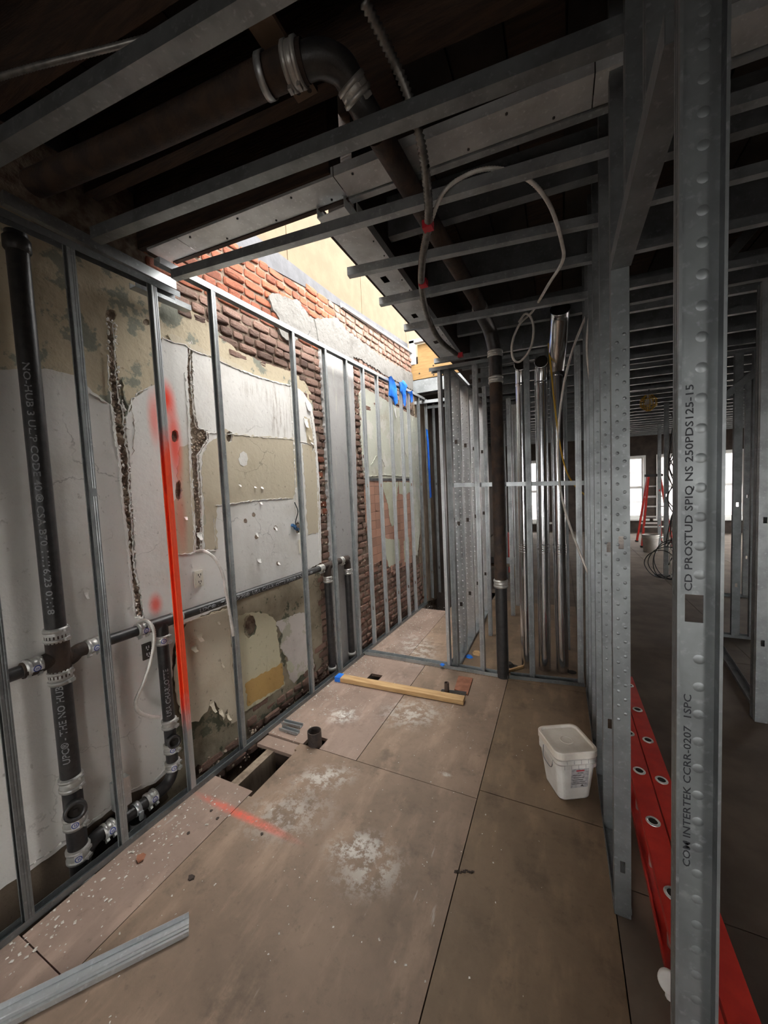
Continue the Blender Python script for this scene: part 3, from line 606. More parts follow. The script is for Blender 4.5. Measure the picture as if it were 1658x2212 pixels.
wall_with_openings('wall_front', -3.2, -3.0, -2.4, 5.4, [(-1.45, -.35, .70, 2.10), (1.45, 2.35, .05, 1.95)], M['far_wall'])  # unseen openings added behind the camera to let in fill light
for i, (a, b, c, d) in enumerate(WINS):
    mb = MB(); w = .055
    mb.box(a, a + w, 12.98, 13.12, c, d); mb.box(b - w, b, 12.98, 13.12, c, d); mb.box(a + w, b - w, 12.98, 13.12, c, c + w); mb.box(a + w, b - w, 12.98, 13.12, d - w, d)
    wn = structure(mb.build('window_%d' % (i + 1), M['window_paint'], origin=(0, 0, 0)))
    mid = (c + d) / 2
    for (za, zb, yy) in ((c + w, mid, 13.03), (mid, d - w, 13.07)):
        f = MB(); s_ = .035
        f.box(a + w, a + w + s_, yy, yy + .03, za, zb); f.box(b - w - s_, b - w, yy, yy + .03, za, zb); f.box(a + w + s_, b - w - s_, yy, yy + .03, za, za + s_); f.box(a + w + s_, b - w - s_, yy, yy + .03, zb - s_, zb)
        f.box(a + w + s_, b - w - s_, yy + .01, yy + .02, (za + zb) / 2 - .008, (za + zb) / 2 + .008)
        sa = f.build('sash', M['window_paint'], wn); g = MB(); g.box(a + w + s_, b - w - s_, yy + .012, yy + .016, za + s_, zb - s_); g.build('pane', M['glass'], sa)
    mb = MB(); mb.box(a - .08, b + .08, 12.9, 13.0, c - .05, c); mb.build('window_sill', M['window_paint'], wn)
mb = MB(); mb.box(-14, 18, 21, 21.4, -3, 5.5); tag(mb.build('street_building', M['pale_brick']), 'pale pinkish building across the street seen through the far windows', 'building')
mb = MB(); mb.box(-60, 60, -60, 80, -3.3, -3.0); structure(mb.build('ground', simple('pavement', (.2, .19, .18), rough=.9), origin=(0, 0, 0)))

# ================================================================ LEFT STUD WALL
ZT1, ZT2 = 2.69, 2.82
def front(y, z=0.0, off=0.0): return Vector((xs(y) + off, y, z))
NX, PX, NY, PY, NZ, PZ = Vector((-1, 0, 0)), Vector((1, 0, 0)), Vector((0, -1, 0)), Vector((0, 1, 0)), Vector((0, 0, -1)), Vector((0, 0, 1))
GL = 'galvanised studs along the left masonry wall'
def left_stud(px, py, label, mat, zt, hz=(.36, 1.62)):
    y = onx(px, py, XS, KW).y; mb = MB(); fl = .028 if y < 2.0 else .024
    member(mb, front(y + fl / 2, .004), front(y + fl / 2, zt), NX, NY, .037, fl, [(h, h + .035) for h in hz], hw=.45)
    return tag(mb.build('metal_stud', mat), label, 'stud', GL)
left_stud(12, 1500, 'galvanised metal stud at the left edge, left of the black drain stack', M['galv_shaded'], ZT1)
left_stud(205, 1100, 'galvanised metal stud just right of the tall black drain stack', M['galv'], ZT1)
left_stud(371, 1100, 'metal stud sprayed bright orange beside the wall outlet', M['galv_orange'], ZT1)
left_stud(493, 1100, 'galvanised metal stud right of the ivory outlet and hanging whip', M['galv'], ZT2)
left_stud(655, 1100, 'galvanised metal stud left of the chipped brick strip', M['galv'], ZT2)
left_stud(721, 1100, 'galvanised metal stud on the left half of the grey pilaster', M['galv'], ZT2)
left_stud(764, 1100, 'galvanised metal stud at the right edge of the grey pilaster', M['galv'], ZT2)
for i, (px, w) in enumerate(((799, 'first'), (828, 'second'), (856, 'third'), (878, 'fourth'), (893, 'fifth'))):
    left_stud(px, 1100, '%s galvanised stud from the left in front of the pink tiles and pale green plaster' % w, M['galv_lit'], ZT2)
for i, (px, w) in enumerate(((914, 'first'), (930, 'second'), (946, 'third'))):
    left_stud(px, 1100, '%s stud from the left against the brown boards in the dark end bay' % w, M['galv_shaded'], ZT2)
def track(name, A, B, U, V, w, d, mat, label, cat='track', group=None):
    mb = MB(); mb.sweep(u_prof(w, d), A, B, U, V); return tag(mb.build(name, mat), label, cat, group)
track('stud_track', front(-.3, .001, .002), front(3.05, .001, .002), NX, PZ, .042, .028, M['galv_shaded'], 'floor track under the studs along the plastered wall')
track('stud_track', front(3.09, .001, .002), front(4.75, .001, .002), NX, PZ, .042, .028, M['galv_shaded'], 'floor track under the studs beside the pink tiles')
track('stud_track', front(-.6, ZT1 + .002, .002), front(1.40, ZT1 + .002, .002), NX, NZ, .044, .03, M['galv_shaded'], 'dark ceiling track over the nearest left studs')
track('stud_track', front(1.30, ZT2 + .003, .002), front(4.95, ZT2 + .003, .002), NX, NZ, .044, .032, M['galv_lit'], 'bright top track below the skylight opening along the brick')
track('track_offcut', front(1.22, ZT1 - .03, -.075), front(1.52, ZT1 - .03, -.075), NX, PZ, .05, .03, M['galv'], 'short track offcut behind the top corner of the orange stud')
mb = MB(); mb.obox(front(1.12, ZT2 - .02, -.13), (0, .36, 0), (.015, 0, 0), (0, 0, .025)); tag(mb.build('track_offcut', M['galv']), 'short upper track behind the top of the orange stud', 'track')

# ================================================================ CEILING MEMBERS
CB = 2.75
def channel(A, B, w, h, mat, label, group=None, name='ceiling_channel'):
    A, B = Vector(A), Vector(B); t = (B - A).normalized(); mb = MB()
    mb.sweep([(0, 0), (w, 0), (w, h), (w - .008, h), (w - .008, h - T), (w - T, h - T), (w - T, T), (T, T), (T, h - T), (.008, h - T), (.008, h), (0, h)], A, B, PZ.cross(t), PZ)
    return tag(mb.build(name, mat), label, 'channel', group)
def cy(y0, x): return y0 + KC * x
for (xa, ya, xb, yb, w, h, lab, mt) in ((-1.88, .60, .235, .81, .052, .05, 'wide ceiling channel nearest the viewer, crossing the upper left corner', 'galv_shaded'),
        (-1.84, 1.005, .235, 1.23, .046, .05, 'long ceiling channel meeting the wall track over the nearest left studs', 'galv_shaded'),
        (-1.82, 1.365, .21, 1.60, .036, .044, 'long ceiling channel crossing the mouth of the skylight opening', 'galv'),
        (-1.01, 1.80, .21, 2.01, .036, .042, 'ceiling channel whose cut end sticks furthest out into the skylight opening', 'galv'),
        (-1.00, 2.17, .21, 2.325, .036, .042, 'second ceiling channel with a free end in the skylight opening', 'galv'),
        (-1.01, 2.60, .21, 2.765, .036, .042, 'third ceiling channel with a free end in the skylight opening', 'galv'),
        (-1.04, 3.42, .21, 3.52, .036, .042, 'ceiling channel right above the hallway frame and cast iron stack', 'galv_shaded')):
    channel((xa, ya, CB), (xb, yb, CB), w, h, M[mt], lab)
k = 0
for y0 in (.40, .80, 1.20, 1.56, 1.93, 2.30, 2.72, 3.10, 3.48, 3.9, 4.3, 4.7):
    channel((.27, cy(y0, .27), CB), (4.9, cy(y0, 4.9), CB), .036, .042, M['galv_shaded'], '%s ceiling channel from the front in the dark room right of the stud wall' % ORD[k], 'ceiling channels over the right room'); k += 1
for y0 in (3.85, 4.2, 4.6):
    channel((-.86, cy(y0, -.86), CB), (.21, cy(y0, .21), CB), .036, .042, M['galv_shaded'], 'ceiling channel over the passage behind the %s' % {3.85: 'cast iron stack', 4.2: 'shiny ducts', 4.6: 'hallway frame, furthest one'}[y0], 'ceiling channels over the passage')
for k in range(20):
    y0 = 5.1 + k * .37; channel((-1.85, cy(y0, -1.85), CB), (4.9, cy(y0, 4.9), CB), .036, .042, M['galv_shaded'], '%s ceiling channel from the front over the far end of the building' % ORD[k], 'ceiling channels over the far room')
def joist(xa, xb, y0, mat, label, z=2.93, h=.20, grp='steel ceiling joists', kc=.08, name='ceiling_joist'):
    mb = MB(); A, B = Vector((xa, y0 + kc * xa, z)), Vector((xb, y0 + kc * xb, z)); t = (B - A).normalized()
    mb.sweep(c_prof(h, .05, .012, False), A, B, PZ, PZ.cross(t)); return tag(mb.build(name, mat), label, 'joist', grp)
for i, y0 in enumerate((1.95, 2.62, 3.42, 3.95, 4.5)):
    joist(-.80, 4.9, y0, M['galv_shaded'], '%s steel ceiling joist behind the plated header, right of the skylight opening' % ORD[i])
for i in range(14):
    joist(-1.85, 4.9, 5.2 + .55 * i, M['galv_shaded'], '%s steel ceiling joist from the front over the far room' % ORD[i])
for i, (y0, lab) in enumerate(((.30, 'overhead'), (.86, 'behind the near wide channel'), (1.26, 'beside the plated steel header'))):
    mb = MB(); A, B = Vector((-1.96, y0 - .2, 3.02)), Vector((4.9, y0 + .49, 3.02)); mb.sweep([(0, 0), (.055, 0), (.055, .28), (0, .28)], A, B, PY, PZ)
    tag(mb.build('timber_joist', M['wood_dark']), 'old dark timber ceiling joist %s' % lab, 'joist', 'old timber joists')
# plated header across the near edge of the opening
HD = thing('plated_header', 'wide flat galvanised steel header along the near edge of the skylight opening', 'header', (-.8, 1.4, 2.9))
for (xa, xb) in ((-1.93, -1.72), (-1.716, -.83), (-.826, .12), (.124, 1.9)):
    A, B = Vector((xa, 1.455 + .07 * xa, 2.9)), Vector((xb, 1.455 + .07 * xb, 2.9)); mb = MB(); mb.sweep(u_prof(.125, .04), A, B, PY, PZ); mb.build('steel_plate', M['plate_lit'], HD)
mb = MB(); mb.sweep([(0, 0), (.022, 0), (.022, .05), (0, .05)], (-1.9, 1.445, 2.895), (-.83, 1.52, 2.895), PY, PZ); mb.build('edge_strip', M['wood_dark'], HD)
mb = MB(); mb.sweep(u_prof(.03, .05), (-.83, 1.525, 2.893), (1.9, 1.72, 2.893), PY, PZ); mb.build('lip_track', M['galv'], HD)
mb = MB()
for i in range(12):
    x = -1.65 + i * .15; mb.lathe([(.005, 0), (.005, -.004), (0, -.006)], (x, 1.455 + .07 * x + (.105 if i % 2 else .02), 2.9), PZ, 6)
mb.build('screw_heads', M['cast'], HD, kind='stuff')
# punched header along the right edge of the opening
H2 = thing('punched_header', 'galvanised steel header with oval punched holes along the right edge of the skylight opening', 'header', (-.9, 2.6, 2.84))
A, B = Vector((-.985, 1.50, 2.85)), Vector((-1.03, 3.66, 2.85)); mb = MB()
hl = [onz(px, py, 2.85).y - 1.5 for px, py in ((845, 600), (914, 678), (962, 735))]
member(mb, A, B, PX, PZ, .145, .05, [(h - .035, h + .035) for h in hl], .01, hw=.26); mb.build('punched_channel', M['plate_lit'], H2)
mb = MB(); mb.sweep(u_prof(.032, .05), (-.835, 1.55, 2.84), (-.875, 3.66, 2.84), PX, PZ); mb.build('side_lip', M['plate_lit'], H2)
mb = MB(); mb.sweep([(0, 0), (.012, 0), (.012, .08), (0, .08)], (-1.0, 1.55, 2.85), (-1.045, 3.66, 2.85), PX, PZ); mb.build('edge_strip', M['wood_dark'], H2)
mb = MB()
for i in range(16): mb.lathe([(.004, 0), (.004, -.004), (0, -.005)], (-.82 - i * .0024, 1.62 + i * .13, 2.84), PZ, 6)
mb.build('screw_heads', M['cast'], H2, kind='stuff')
# closed end of the opening: beam, plywood box in a white metal frame
EB = thing('plywood_end_wall', 'yellow plywood panels in a white metal frame closing the far end of the skylight opening', 'panel', (-1.58, 4.95, 3.07))
for (xa, xb, za, zb, yy) in ((-1.84, -.95, 3.075, 3.28, 4.90), (-1.74, -1.42, 3.30, 3.56, 4.97), (-1.34, -.95, 3.29, 3.75, 4.96)):
    mb = MB(); mb.box(xa, xb, yy, yy + .02, za, zb); mb.build('plywood_panel', M['ply'], EB)
for (xa, xb, za, zb) in ((-1.83, -1.76, 3.28, 3.60), (-1.41, -1.345, 3.28, 3.6), (-1.83, -1.345, 3.565, 3.61)):
    mb = MB(); mb.box(xa, xb, 4.885, 4.96, za, zb); mb.build('frame_bar', M['white_metal'], EB)
mb = MB()
for (x, z) in ((-1.5, 3.1), (-1.5, 3.22), (-1.3, 3.12), (-1.7, 3.15), (-1.2, 3.24)): mb.lathe([(.012, 0), (.008, -.003), (0, -.004)], (x, 4.9, z), PY, 8)
mb.build('knots', M['wood_dark'], EB, kind='stuff')
mb = MB(); mb.sweep(u_prof(.17, .05), (-1.86, 4.89, 2.89), (-.9, 4.90, 2.89), PZ, PY); tag(mb.build('end_beam', M['galv_shaded']), 'pale steel beam below the plywood end wall of the opening', 'beam')
mb = MB(); mb.box(-1.95, -.92, 4.96, 5.6, 2.86, 2.885); structure(mb.build('trim_2', M['deck'], origin=(0, 0, 0)))
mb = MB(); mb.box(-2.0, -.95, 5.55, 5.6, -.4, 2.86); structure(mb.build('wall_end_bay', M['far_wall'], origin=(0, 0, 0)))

# ================================================================ HALLWAY FRAME AND PARTITIONS
FY = 3.09
mb = MB(); mb.sweep(u_prof(.066, .028), (-1.735, FY - .02, .001), (-.40, FY - .02, .001), PY, PZ); tag(mb.build('stud_track', M['galv']), 'floor track crossing the passage from the tiled wall to the corner studs', 'track')
mb = MB(); mb.sweep(u_prof(.066, .028), (-.39, FY - .01, .001), (.16, FY + .06, .001), PY, PZ); tag(mb.build('stud_track', M['galv_shaded']), 'floor track below the cast iron stack and shiny ducts', 'track')
mb = MB(); mb.sweep(u_prof(.066, .03), (-.98, FY - .02, 2.60), (-.085, FY + .02, 2.60), PY, NZ); tag(mb.build('stud_track', M['galv_shaded']), 'ceiling track over the hallway frame', 'track')
def frame_stud(px, label, y=FY, zt=2.59, w=.034, d=.06, mat='galv', py=1100, z0=.006, holes=(), flip=False, grp='studs of the hallway frame'):
    p = ony(px, py, y); mb = MB()
    if flip: member(mb, (p.x - w / 2, y, z0), (p.x - w / 2, y, zt), PX, PY, w, .03, holes)        # web toward the viewer
    else: member(mb, (p.x + w / 2, y, z0), (p.x + w / 2, y, zt), PY, NX, d, w, holes)                # open side to the left
    return tag(mb.build('metal_stud', M[mat]), label, 'stud', grp)
frame_stud(957, 'outer corner stud of the partition beside the tiled passage', w=.026, mat='galv_lit')
frame_stud(973, 'inner corner stud of the partition, with one small bright slot', w=.045, y=FY + .02, mat='galv_shaded', holes=[(1.28, 1.32)])
frame_stud(1032, 'frame stud left of the rusty cast iron stack', w=.036)
frame_stud(1051, 'thin stud standing behind the rusty cast iron stack', y=3.9, w=.036)
frame_stud(1142, 'frame stud between the first and second shiny ducts', w=.040, y=FY + .04, mat='galv_shaded')
frame_stud(1250, 'frame stud between the third shiny duct and the right stud wall', w=.040, y=FY + .06)
frame_stud(1222, 'stud behind the third shiny duct', w=.04, y=3.8, mat='galv_shaded')
frame_stud(1102, 'thin stud right of the rusty cast iron stack', w=.045, y=4.6)
frame_stud(1114, 'shiny stud standing beside the first duct', w=.06, y=5.0, mat='galv_lit')
frame_stud(1090, 'dark stud far behind the cast iron stack', w=.05, y=6.4, mat='galv_shaded')
for i, (y, w) in enumerate(((3.42, 'first'), (3.80, 'second'), (4.22, 'third'), (4.70, 'fourth'))):
    mb = MB(); member(mb, (-.90, y, .006), (-.90, y, 2.60), PX, PY, .088, .034, [(.45, .49), (1.22, 1.26), (1.98, 2.02)], hw=.3); o = tag(mb.build('metal_stud', M['galv_lit' if i else 'galv']), '%s stud behind the corner studs in the partition along the tiled passage' % w, 'stud', 'studs of the passage partition')
    mb = MB(); ox = Vector((-.90, y, 0))
    for j in range(46):
        for s_ in (.022, .066): mb.lathe([(.008, 0), (.005, -.003), (0, -.0035)], (-.90 + s_, y, .1 + j * .053 + (.02 if s_ > .03 else 0)), PY, 6)
    mb.build('embossed_dimples', M['galv_lit'], o, kind='stuff')
track('stud_track', (-.905, FY + .05, .001), (-.905, 4.8, .001), PX, PZ, .094, .028, M['galv_shaded'], 'floor track of the partition running down the tiled passage')
track('stud_track', (-.905, FY + .05, 2.605), (-.905, 4.9, 2.605), PX, NZ, .094, .03, M['galv'], 'top track of the partition running down the tiled passage')
mb = MB(); a, b = ony(975, 1048, FY + .062), ony(1262, 1043, FY + .10); mb.sweep(u_prof(.034, .016), a - PZ * .017, b - PZ * .017, PZ, NY); tag(mb.build('bridging_channel', M['galv']), 'horizontal bridging channel across the hallway frame', 'channel')

# ================================================================ RIGHT STUD WALL
RX = .165
RG = 'studs of the right wall frame'
for i, (y, lab) in enumerate(((1.48, 'front stud of the right wall frame, broad web with punched slots'), (1.86, 'second stud of the right wall frame, above the white pail'), (2.2, 'third stud of the right wall frame counted from the front'), (2.5, 'fourth stud of the right wall frame counted from the front'), (2.78, 'fifth stud of the right wall frame counted from the front'), (3.05, 'rear stud of the right wall frame where it meets the hallway frame'))):
    w = .052; mb = MB(); x = RX + (0 if i else -.002); z1 = onx(1346, 1172, RX, 0); hh = [ony(1342, 1875, y).z, ony(1345, 1175, y).z] if i == 0 else [.5, 1.3]
    member(mb, (x, y, .004), (x, y, 3.2), PX, PY, w, .036, [(h - .022, h + .022) for h in hh], hw=.3); o = tag(mb.build('metal_stud', M['galv_shaded']), lab, 'stud', RG)
    if i < 3:
        mb = MB()
        for j in range(26):
            for s_ in (.016, .037): mb.lathe([(.006, 0), (.0042, -.0009), (.002, -.0014), (0, -.0015)], (x + s_, y, .75 + j * .052 + (.024 if s_ > .03 else 0)), PY, 6)
        mb.build('embossed_dimples', M['galv_shaded'], o, kind='stuff')
track('stud_track', (RX - .003, 1.5, .001), (RX - .003, 3.1, .001), PX, PZ, .058, .026, M['galv_shaded'], 'floor track under the right wall frame beside the white pail')
# near post beside the viewer, with its printed lettering
PYY = .755; pa = ony(1463, 1000, PYY).x; pb = ony(1566, 1000, PYY).x; PW = pb - pa
mb = MB(); hz = ony(1490, 1315, PYY + .028)
member(mb, (pa, PYY + .030, .001), (pa, PYY + .030, 3.3), PX, NY, PW, .031, [(hz.z - .024, hz.z + .024)], .0045, hw=.42)
POST = tag(mb.build('metal_stud', M['galv_shaded']), 'large near metal stud with black printed lettering and a punched slot', 'stud')
for (txt, z0) in (('CD PROSTUD SPIQ NS 250PDS125-15', ony(1475, 1276, PYY + .03).z), ('COM INTERTEK CCRR-0207  1SPC', ony(1468, 1865, PYY + .03).z)):
    lettering(txt, (pa + .0215, PYY + .0278, z0), PZ, NY, .0150, M['black_print'], POST, narrow=1.42)
mb = MB()
for j in range(46):
    if abs(.55 + j * .049 - hz.z) > .04: mb.lathe([(.0085, 0), (.0062, .0006), (.003, .0009), (0, .001)], (pa + PW * .62, PYY + .0278, .55 + j * .049), NY, 12)
mb.build('embossed_dimples', M['galv_shaded'], POST, kind='stuff')
# header over the opening between post and wall frame
mb = MB(); mb.sweep(u_prof(.056, .05), (RX - .002, .79, 2.295), (RX - .002, 1.478, 2.285), PX, PZ); tag(mb.build('door_header', M['galv_shaded']), 'header track over the opening between the near post and the right wall frame', 'header')
for i, y in enumerate((.95, 1.2)):
    mb = MB(); member(mb, (RX + .002, y, 2.30), (RX + .002, y, 3.2), PX, PY, .048, .034); tag(mb.build('cripple_stud', M['galv_shaded']), 'short stud above the opening header, %s the near post' % ('nearer' if i == 0 else 'further from'), 'stud', 'short studs above the opening header')

# ================================================================ RIGHT ROOM FRAMES
G3 = 'studs of the right room partitions'
def room_stud(x, y, lab, mat='galv_shaded', zt=2.74, w=.062, holes=(.5, 1.28)):
    mb = MB(); member(mb, (x, y, .004), (x, y, zt), PX, PY, w, .034, [(h, h + .04) for h in holes], hw=.3); return tag(mb.build('metal_stud', M[mat]), lab, 'stud', G3)
room_stud(1.115, 3.06, 'stud near the right frame edge, nearest end of the right room partition', 'galv')
room_stud(1.115, 3.10, 'stud doubled right behind the nearest end stud of the right room partition')
for i, (x, y, s_) in enumerate(((1.37, 4.62, 'first'), (1.50, 4.62, 'second'), (1.63, 4.62, 'third'))):
    room_stud(x, y, '%s stud from the left in the frame behind the right room partition' % s_)
for i, (x, y, s_) in enumerate(((1.85, 6.2, 'first'), (2.12, 6.2, 'second'), (2.45, 6.2, 'third'), (2.8, 6.2, 'fourth'))):
    room_stud(x, y, '%s stud from the left in the rear frame of the right room' % s_, 'galv')
track('stud_track', (1.36, 4.615, .001), (1.72, 4.615, .001), PY, PZ, .066, .028, M['galv_shaded'], 'floor track below the frame behind the right room partition')
track('stud_track', (1.36, 4.615, 2.745), (1.72, 4.615, 2.745), PY, NZ, .066, .028, M['galv_shaded'], 'top track over the frame behind the right room partition')
track('stud_track', (1.82, 6.195, .001), (2.95, 6.195, .001), PY, PZ, .066, .028, M['galv_shaded'], 'floor track below the rear frame of the right room')
track('stud_track', (1.155, 3.14, .001), (1.32, 4.6, .001), PX, PZ, .06, .026, M['galv_shaded'], 'floor track running back from the right room end stud')
room_stud(1.50, 7.2, 'lone stud hung with cables beside the red step ladder', 'galv')
room_stud(1.95, 9.9, 'stud behind the red step ladder by the far windows', 'galv'); room_stud(2.30, 9.9, 'stud right of the red step ladder by the far windows', 'galv')
track('stud_track', (1.38, 7.19, .001), (1.62, 7.19, .001), PY, PZ, .066, .028, M['galv'], 'short floor track below the cable-hung stud')
for (a, b, y, lab) in (((1562, 868), (1652, 797), 4.585, 'diagonal steel brace low in the right room frame'), ((1560, 585), (1662, 465), 3.3, 'diagonal steel brace high in the right room frame')):
    A, B = ony(*a, y), ony(*b, y); t = (B - A).normalized(); mb = MB(); mb.sweep(u_prof(.06, .03), A, B, PY.cross(t) * -1, PY); tag(mb.build('diagonal_brace', M['galv_shaded']), lab, 'brace')
A, B = ony(1612, 410, 3.0), ony(1622, 480, 3.0); mb = MB(); mb.sweep(u_prof(.03, .02), A, B, PX, PY); tag(mb.build('ceiling_hanger', M['galv_shaded']), 'short vertical hanger strap at the upper right', 'hanger')

# ================================================================ DRAIN PIPEWORK ON THE LEFT WALL
def P_(px, py): return pipep(px, py)
pz = P_(128, 1370); PX1 = P_(101, 1138); y1 = .788; x1 = XS - .105 + KW * y1
DR = thing('drain_pipework', 'black cast iron drain pipes with steel couplings along the left wall', 'pipework', (x1, y1, -.1))
def coupling(parent, c, axis, r, out=PX, L=.062, lab=True, boxes=True):
    c, axis = Vector(c), Vector(axis).normalized(); mb = MB()
    mb.lathe([(r, -L / 2), (r + .005, -L / 2), (r + .005, L / 2), (r, L / 2)], c, axis, 20); co = mb.build('coupling', M['steel_band'], parent); co['label'] = 'steel band coupling'; co['_o'] = parent['_o']
    for s_ in (-.32, .32):
        mb = MB(); h = L * s_; mb.lathe([(r + .005, h - .007), (r + .0085, h - .006), (r + .0085, h + .006), (r + .005, h + .007)], c, axis, 20)
        if boxes:
            up = axis.cross(out).normalized(); d = (up * .85 + out * .5).normalized(); mb.obox(c + axis * h + d * (r + .012), axis * .006, d * .006, axis.cross(d) * .012)
        mb.build('clamp', M['steel_band'], co)
    if lab:
        o = (out - axis * out.dot(axis)).normalized(); u = axis.cross(o); d = (o * .93 - u * .0).normalized(); n = 6; P = []
        for i in range(n + 1):
            a = (i / n - .5) * .62 + .12; q = o * math.cos(a) + u * math.sin(a)
            for h in (-.019, .019): P.append(c + axis * h + q * (r + .0095))
        mb = MB(); mb.add(P, [(2 * i, 2 * i + 1, 2 * i + 3, 2 * i + 2) for i in range(n)]); ow = mb.build('label', M['label_white'], co); ow['label'] = 'white label with round blue emblem'
        P = []; K = 20
        for rr in (.013, .0095):
            for i in range(K):
                t = 2 * math.pi * i / K; a = .12 + math.sin(t) * rr / (r + .0095); q = o * math.cos(a) + u * math.sin(a); P.append(c + axis * (math.cos(t) * rr) + q * (r + .0103))
        fs = [(i, (i + 1) % K, K + (i + 1) % K, K + i) for i in range(K)]
        for a0, h0, h1 in ((.06, -.006, .006), (.18, -.006, .006)):
            b = len(P)
            for aa in (a0, a0 + .06):
                q = o * math.cos(aa) + u * math.sin(aa); P += [c + axis * h0 + q * (r + .0103), c + axis * h1 + q * (r + .0103)]
            fs.append((b, b + 1, b + 3, b + 2))
        mb = MB(); mb.add(P, fs); mb.build('emblem', M['label_blue'], co)
    return co
def pipe(name, pts, r, parent, mat='cast', n=18, smooth=0, lab=None):
    pts = [Vector(p) for p in pts]; pts = smooth_path(pts, smooth) if smooth else pts
    mb = MB(); mb.tube(pts, r, n); o = mb.build(name, M[mat], parent)
    if lab: o['label'] = lab
    return o
R1 = .036
def v1(z): return Vector((x1, y1, z))
zc = lambda px, py: P_(px, py).z
zA, zB, zC, zD, zE, zF = zc(128, 1368), zc(135, 1458), zc(150, 1690), zc(163, 1768), zc(172, 1838), zc(178, 1905)
zX = (zA + zB) / 2
vp = pipe('vertical_pipe', [v1(zA), v1(2.68)], R1, DR); pipe('vertical_pipe', [v1(zC), v1(zB)], R1, DR); pipe('vertical_pipe', [v1(-.12), v1(zC)], R1, DR)
hub = MB(); hub.lathe([(R1, -.05), (R1 + .008, -.04), (R1 + .008, .0), (R1, .01)], v1(2.655), PZ, 18); hub.build('pipe_hub', M['cast'], DR)
for z, lb in ((zA, False), (zB, False), (zC, False), (zD, True), (zE, True), (zF, True)): coupling(DR, v1(z), PZ, R1, PX + NY * .6, lab=lb)
# cross fitting with curved arms
bq = lambda y, z=.945: Vector((XS - .105 + KW * y, y, z))
R2 = .0255
yb = lambda px, py: P_(px, py).y
cr = MB(); cr.tube([v1(zB), v1(zA)], R1 + .005, 18); cr.tube(smooth_path([v1(zB + .03), v1(zX - .01) + NY * .02, bq(y1 - .07, .94), bq(y1 - .12, .94)], 6), R2 + .007, 16); cr.tube(smooth_path([v1(zX + .02), bq(y1 + .035, zX - .03), bq(y1 + .07, .945), bq(y1 + .12, .945)], 6), R2 + .005, 16); cr.build('cross_fitting', M['cast_rust'], DR)
bp = pipe('branch_pipe', [bq(y1 + .1), bq(1.28), bq(2.62)], R2, DR); pipe('branch_pipe', [bq(.30, .93), bq(y1 - .08, .94)], R2, DR)
pipe('branch_pipe', [bq(2.62, .95), bq(3.02, .955)], R2 + .002, DR, 'cast_rust')
for (px, py, lb) in ((72, 1445, 1), (200, 1396, 1), (307, 1362, 1), (380, 1334, 0), (692, 1224, 0)): coupling(DR, bq(yb(px, py)), PY, R2 + .001, PX + NY * .25, .058, bool(lb))
y2 = 1.225; v2 = lambda z: Vector((XS - .105 + KW * y2, y2, z)); R4 = .029
tee = MB(); tee.tube([bq(1.13), bq(1.29)], R2 + .006, 16); tee.tube([v2(.95), v2(.85)], R4 + .004, 16); tee.build('tee_fitting', M['cast'], DR)
z2a, z2b, z2c, z2d = zc(353, 1380), zc(368, 1560), zc(372, 1612), zc(375, 1650)
vp2 = pipe('vertical_pipe', [v2(z2d), v2(.9)], R4, DR)
for z, lb in ((z2a, 1), (z2b, 0), (z2c, 1), (z2d, 1)): coupling(DR, v2(z), PZ, R4, PX + NY * .6, .05, bool(lb))
pts = smooth_path([v2(z2d), v2(.14), bq(1.20, .085), bq(1.14, .062), bq(.98, .06), bq(.86, .07), bq(y1 + .02, .02), bq(y1, -.06)], 8)
pipe('lower_branch', pts, R4, DR)
for (y, z) in ((1.10, .062), (.905, .065)): coupling(DR, bq(y, z), PY, R4, PX + NY * .2 + PZ * .3, .05)
for (vv, z, r) in ((v1, zc(170, 1728), R1), (v2, zc(380, 1586), R4)):   # cleanout openings
    d = (PX + NY * .35 + PZ * .12).normalized(); c = vv(z); mb = MB()
    mb.lathe([(r * .9, 0), (r * .95, r + .022), (r * 1.12, r + .024), (r * 1.12, r + .044), (r * .78, r + .044), (r * .74, r + .03)], c, d, 20); co = mb.build('cleanout_hub', M['cast'], DR)
    mb = MB(); mb.lathe([(r * .76, r + .032), (0, r + .031)], c, d, 20); mb.lathe([(r * .3, r + .032), (r * .3, r + .038), (0, r + .038)], c, d, 4, smooth=False); co['_o'] = DR['_o']; mb.build('plug', M['hole'], co)
mb = MB(); mb.lathe([(.036, 0), (.036, .12), (.032, .12), (.032, .02), (0, .02)], bq(1.02, -.10) + PX * .02, PZ, 18); so = mb.build('drain_socket', M['cast'], DR)
mb = MB(); q = bq(1.03, .062); mb.lathe([(R4, -.012), (R4 + .004, -.012), (R4 + .004, .012), (R4, .012)], q, PY, 18); mb.obox(q + PX * (R4 + .01) + NZ * .02, (.005, 0, 0), (0, .01, 0), (0, 0, .02)); mb.build('hanger_clip', M['galv_lit'], DR)
for ypx, ypy, zb in ((706, 1230, -.02), (750, 1222, -.02)):
    y = P_(ypx, ypy).y; b = lambda z: Vector((XS - .105 + KW * y, y, z)); pipe('vertical_pipe', [b(-.02), b(.86)], .031, DR, 'cast')
    pipe('elbow', smooth_path([b(.82), b(.90), bq(y - .02 if ypx > 735 else y + .02, .94), bq(y - .08 if ypx > 735 else y + .07, .953)], 6), .033, DR, 'cast_rust'); coupling(DR, b(.83), PZ, .031, PX + NY, .055, False); coupling(DR, bq(y - (.10 if ypx > 735 else -.10), .953), PY, R2 + .002, PX, .04, False)
    mb = MB(); mb.lathe([(.031, 0), (.038, .0), (.038, .03), (.031, .03)], b(.01), PZ, 16); mb.build('floor_collar', M['steel_band'], DR)
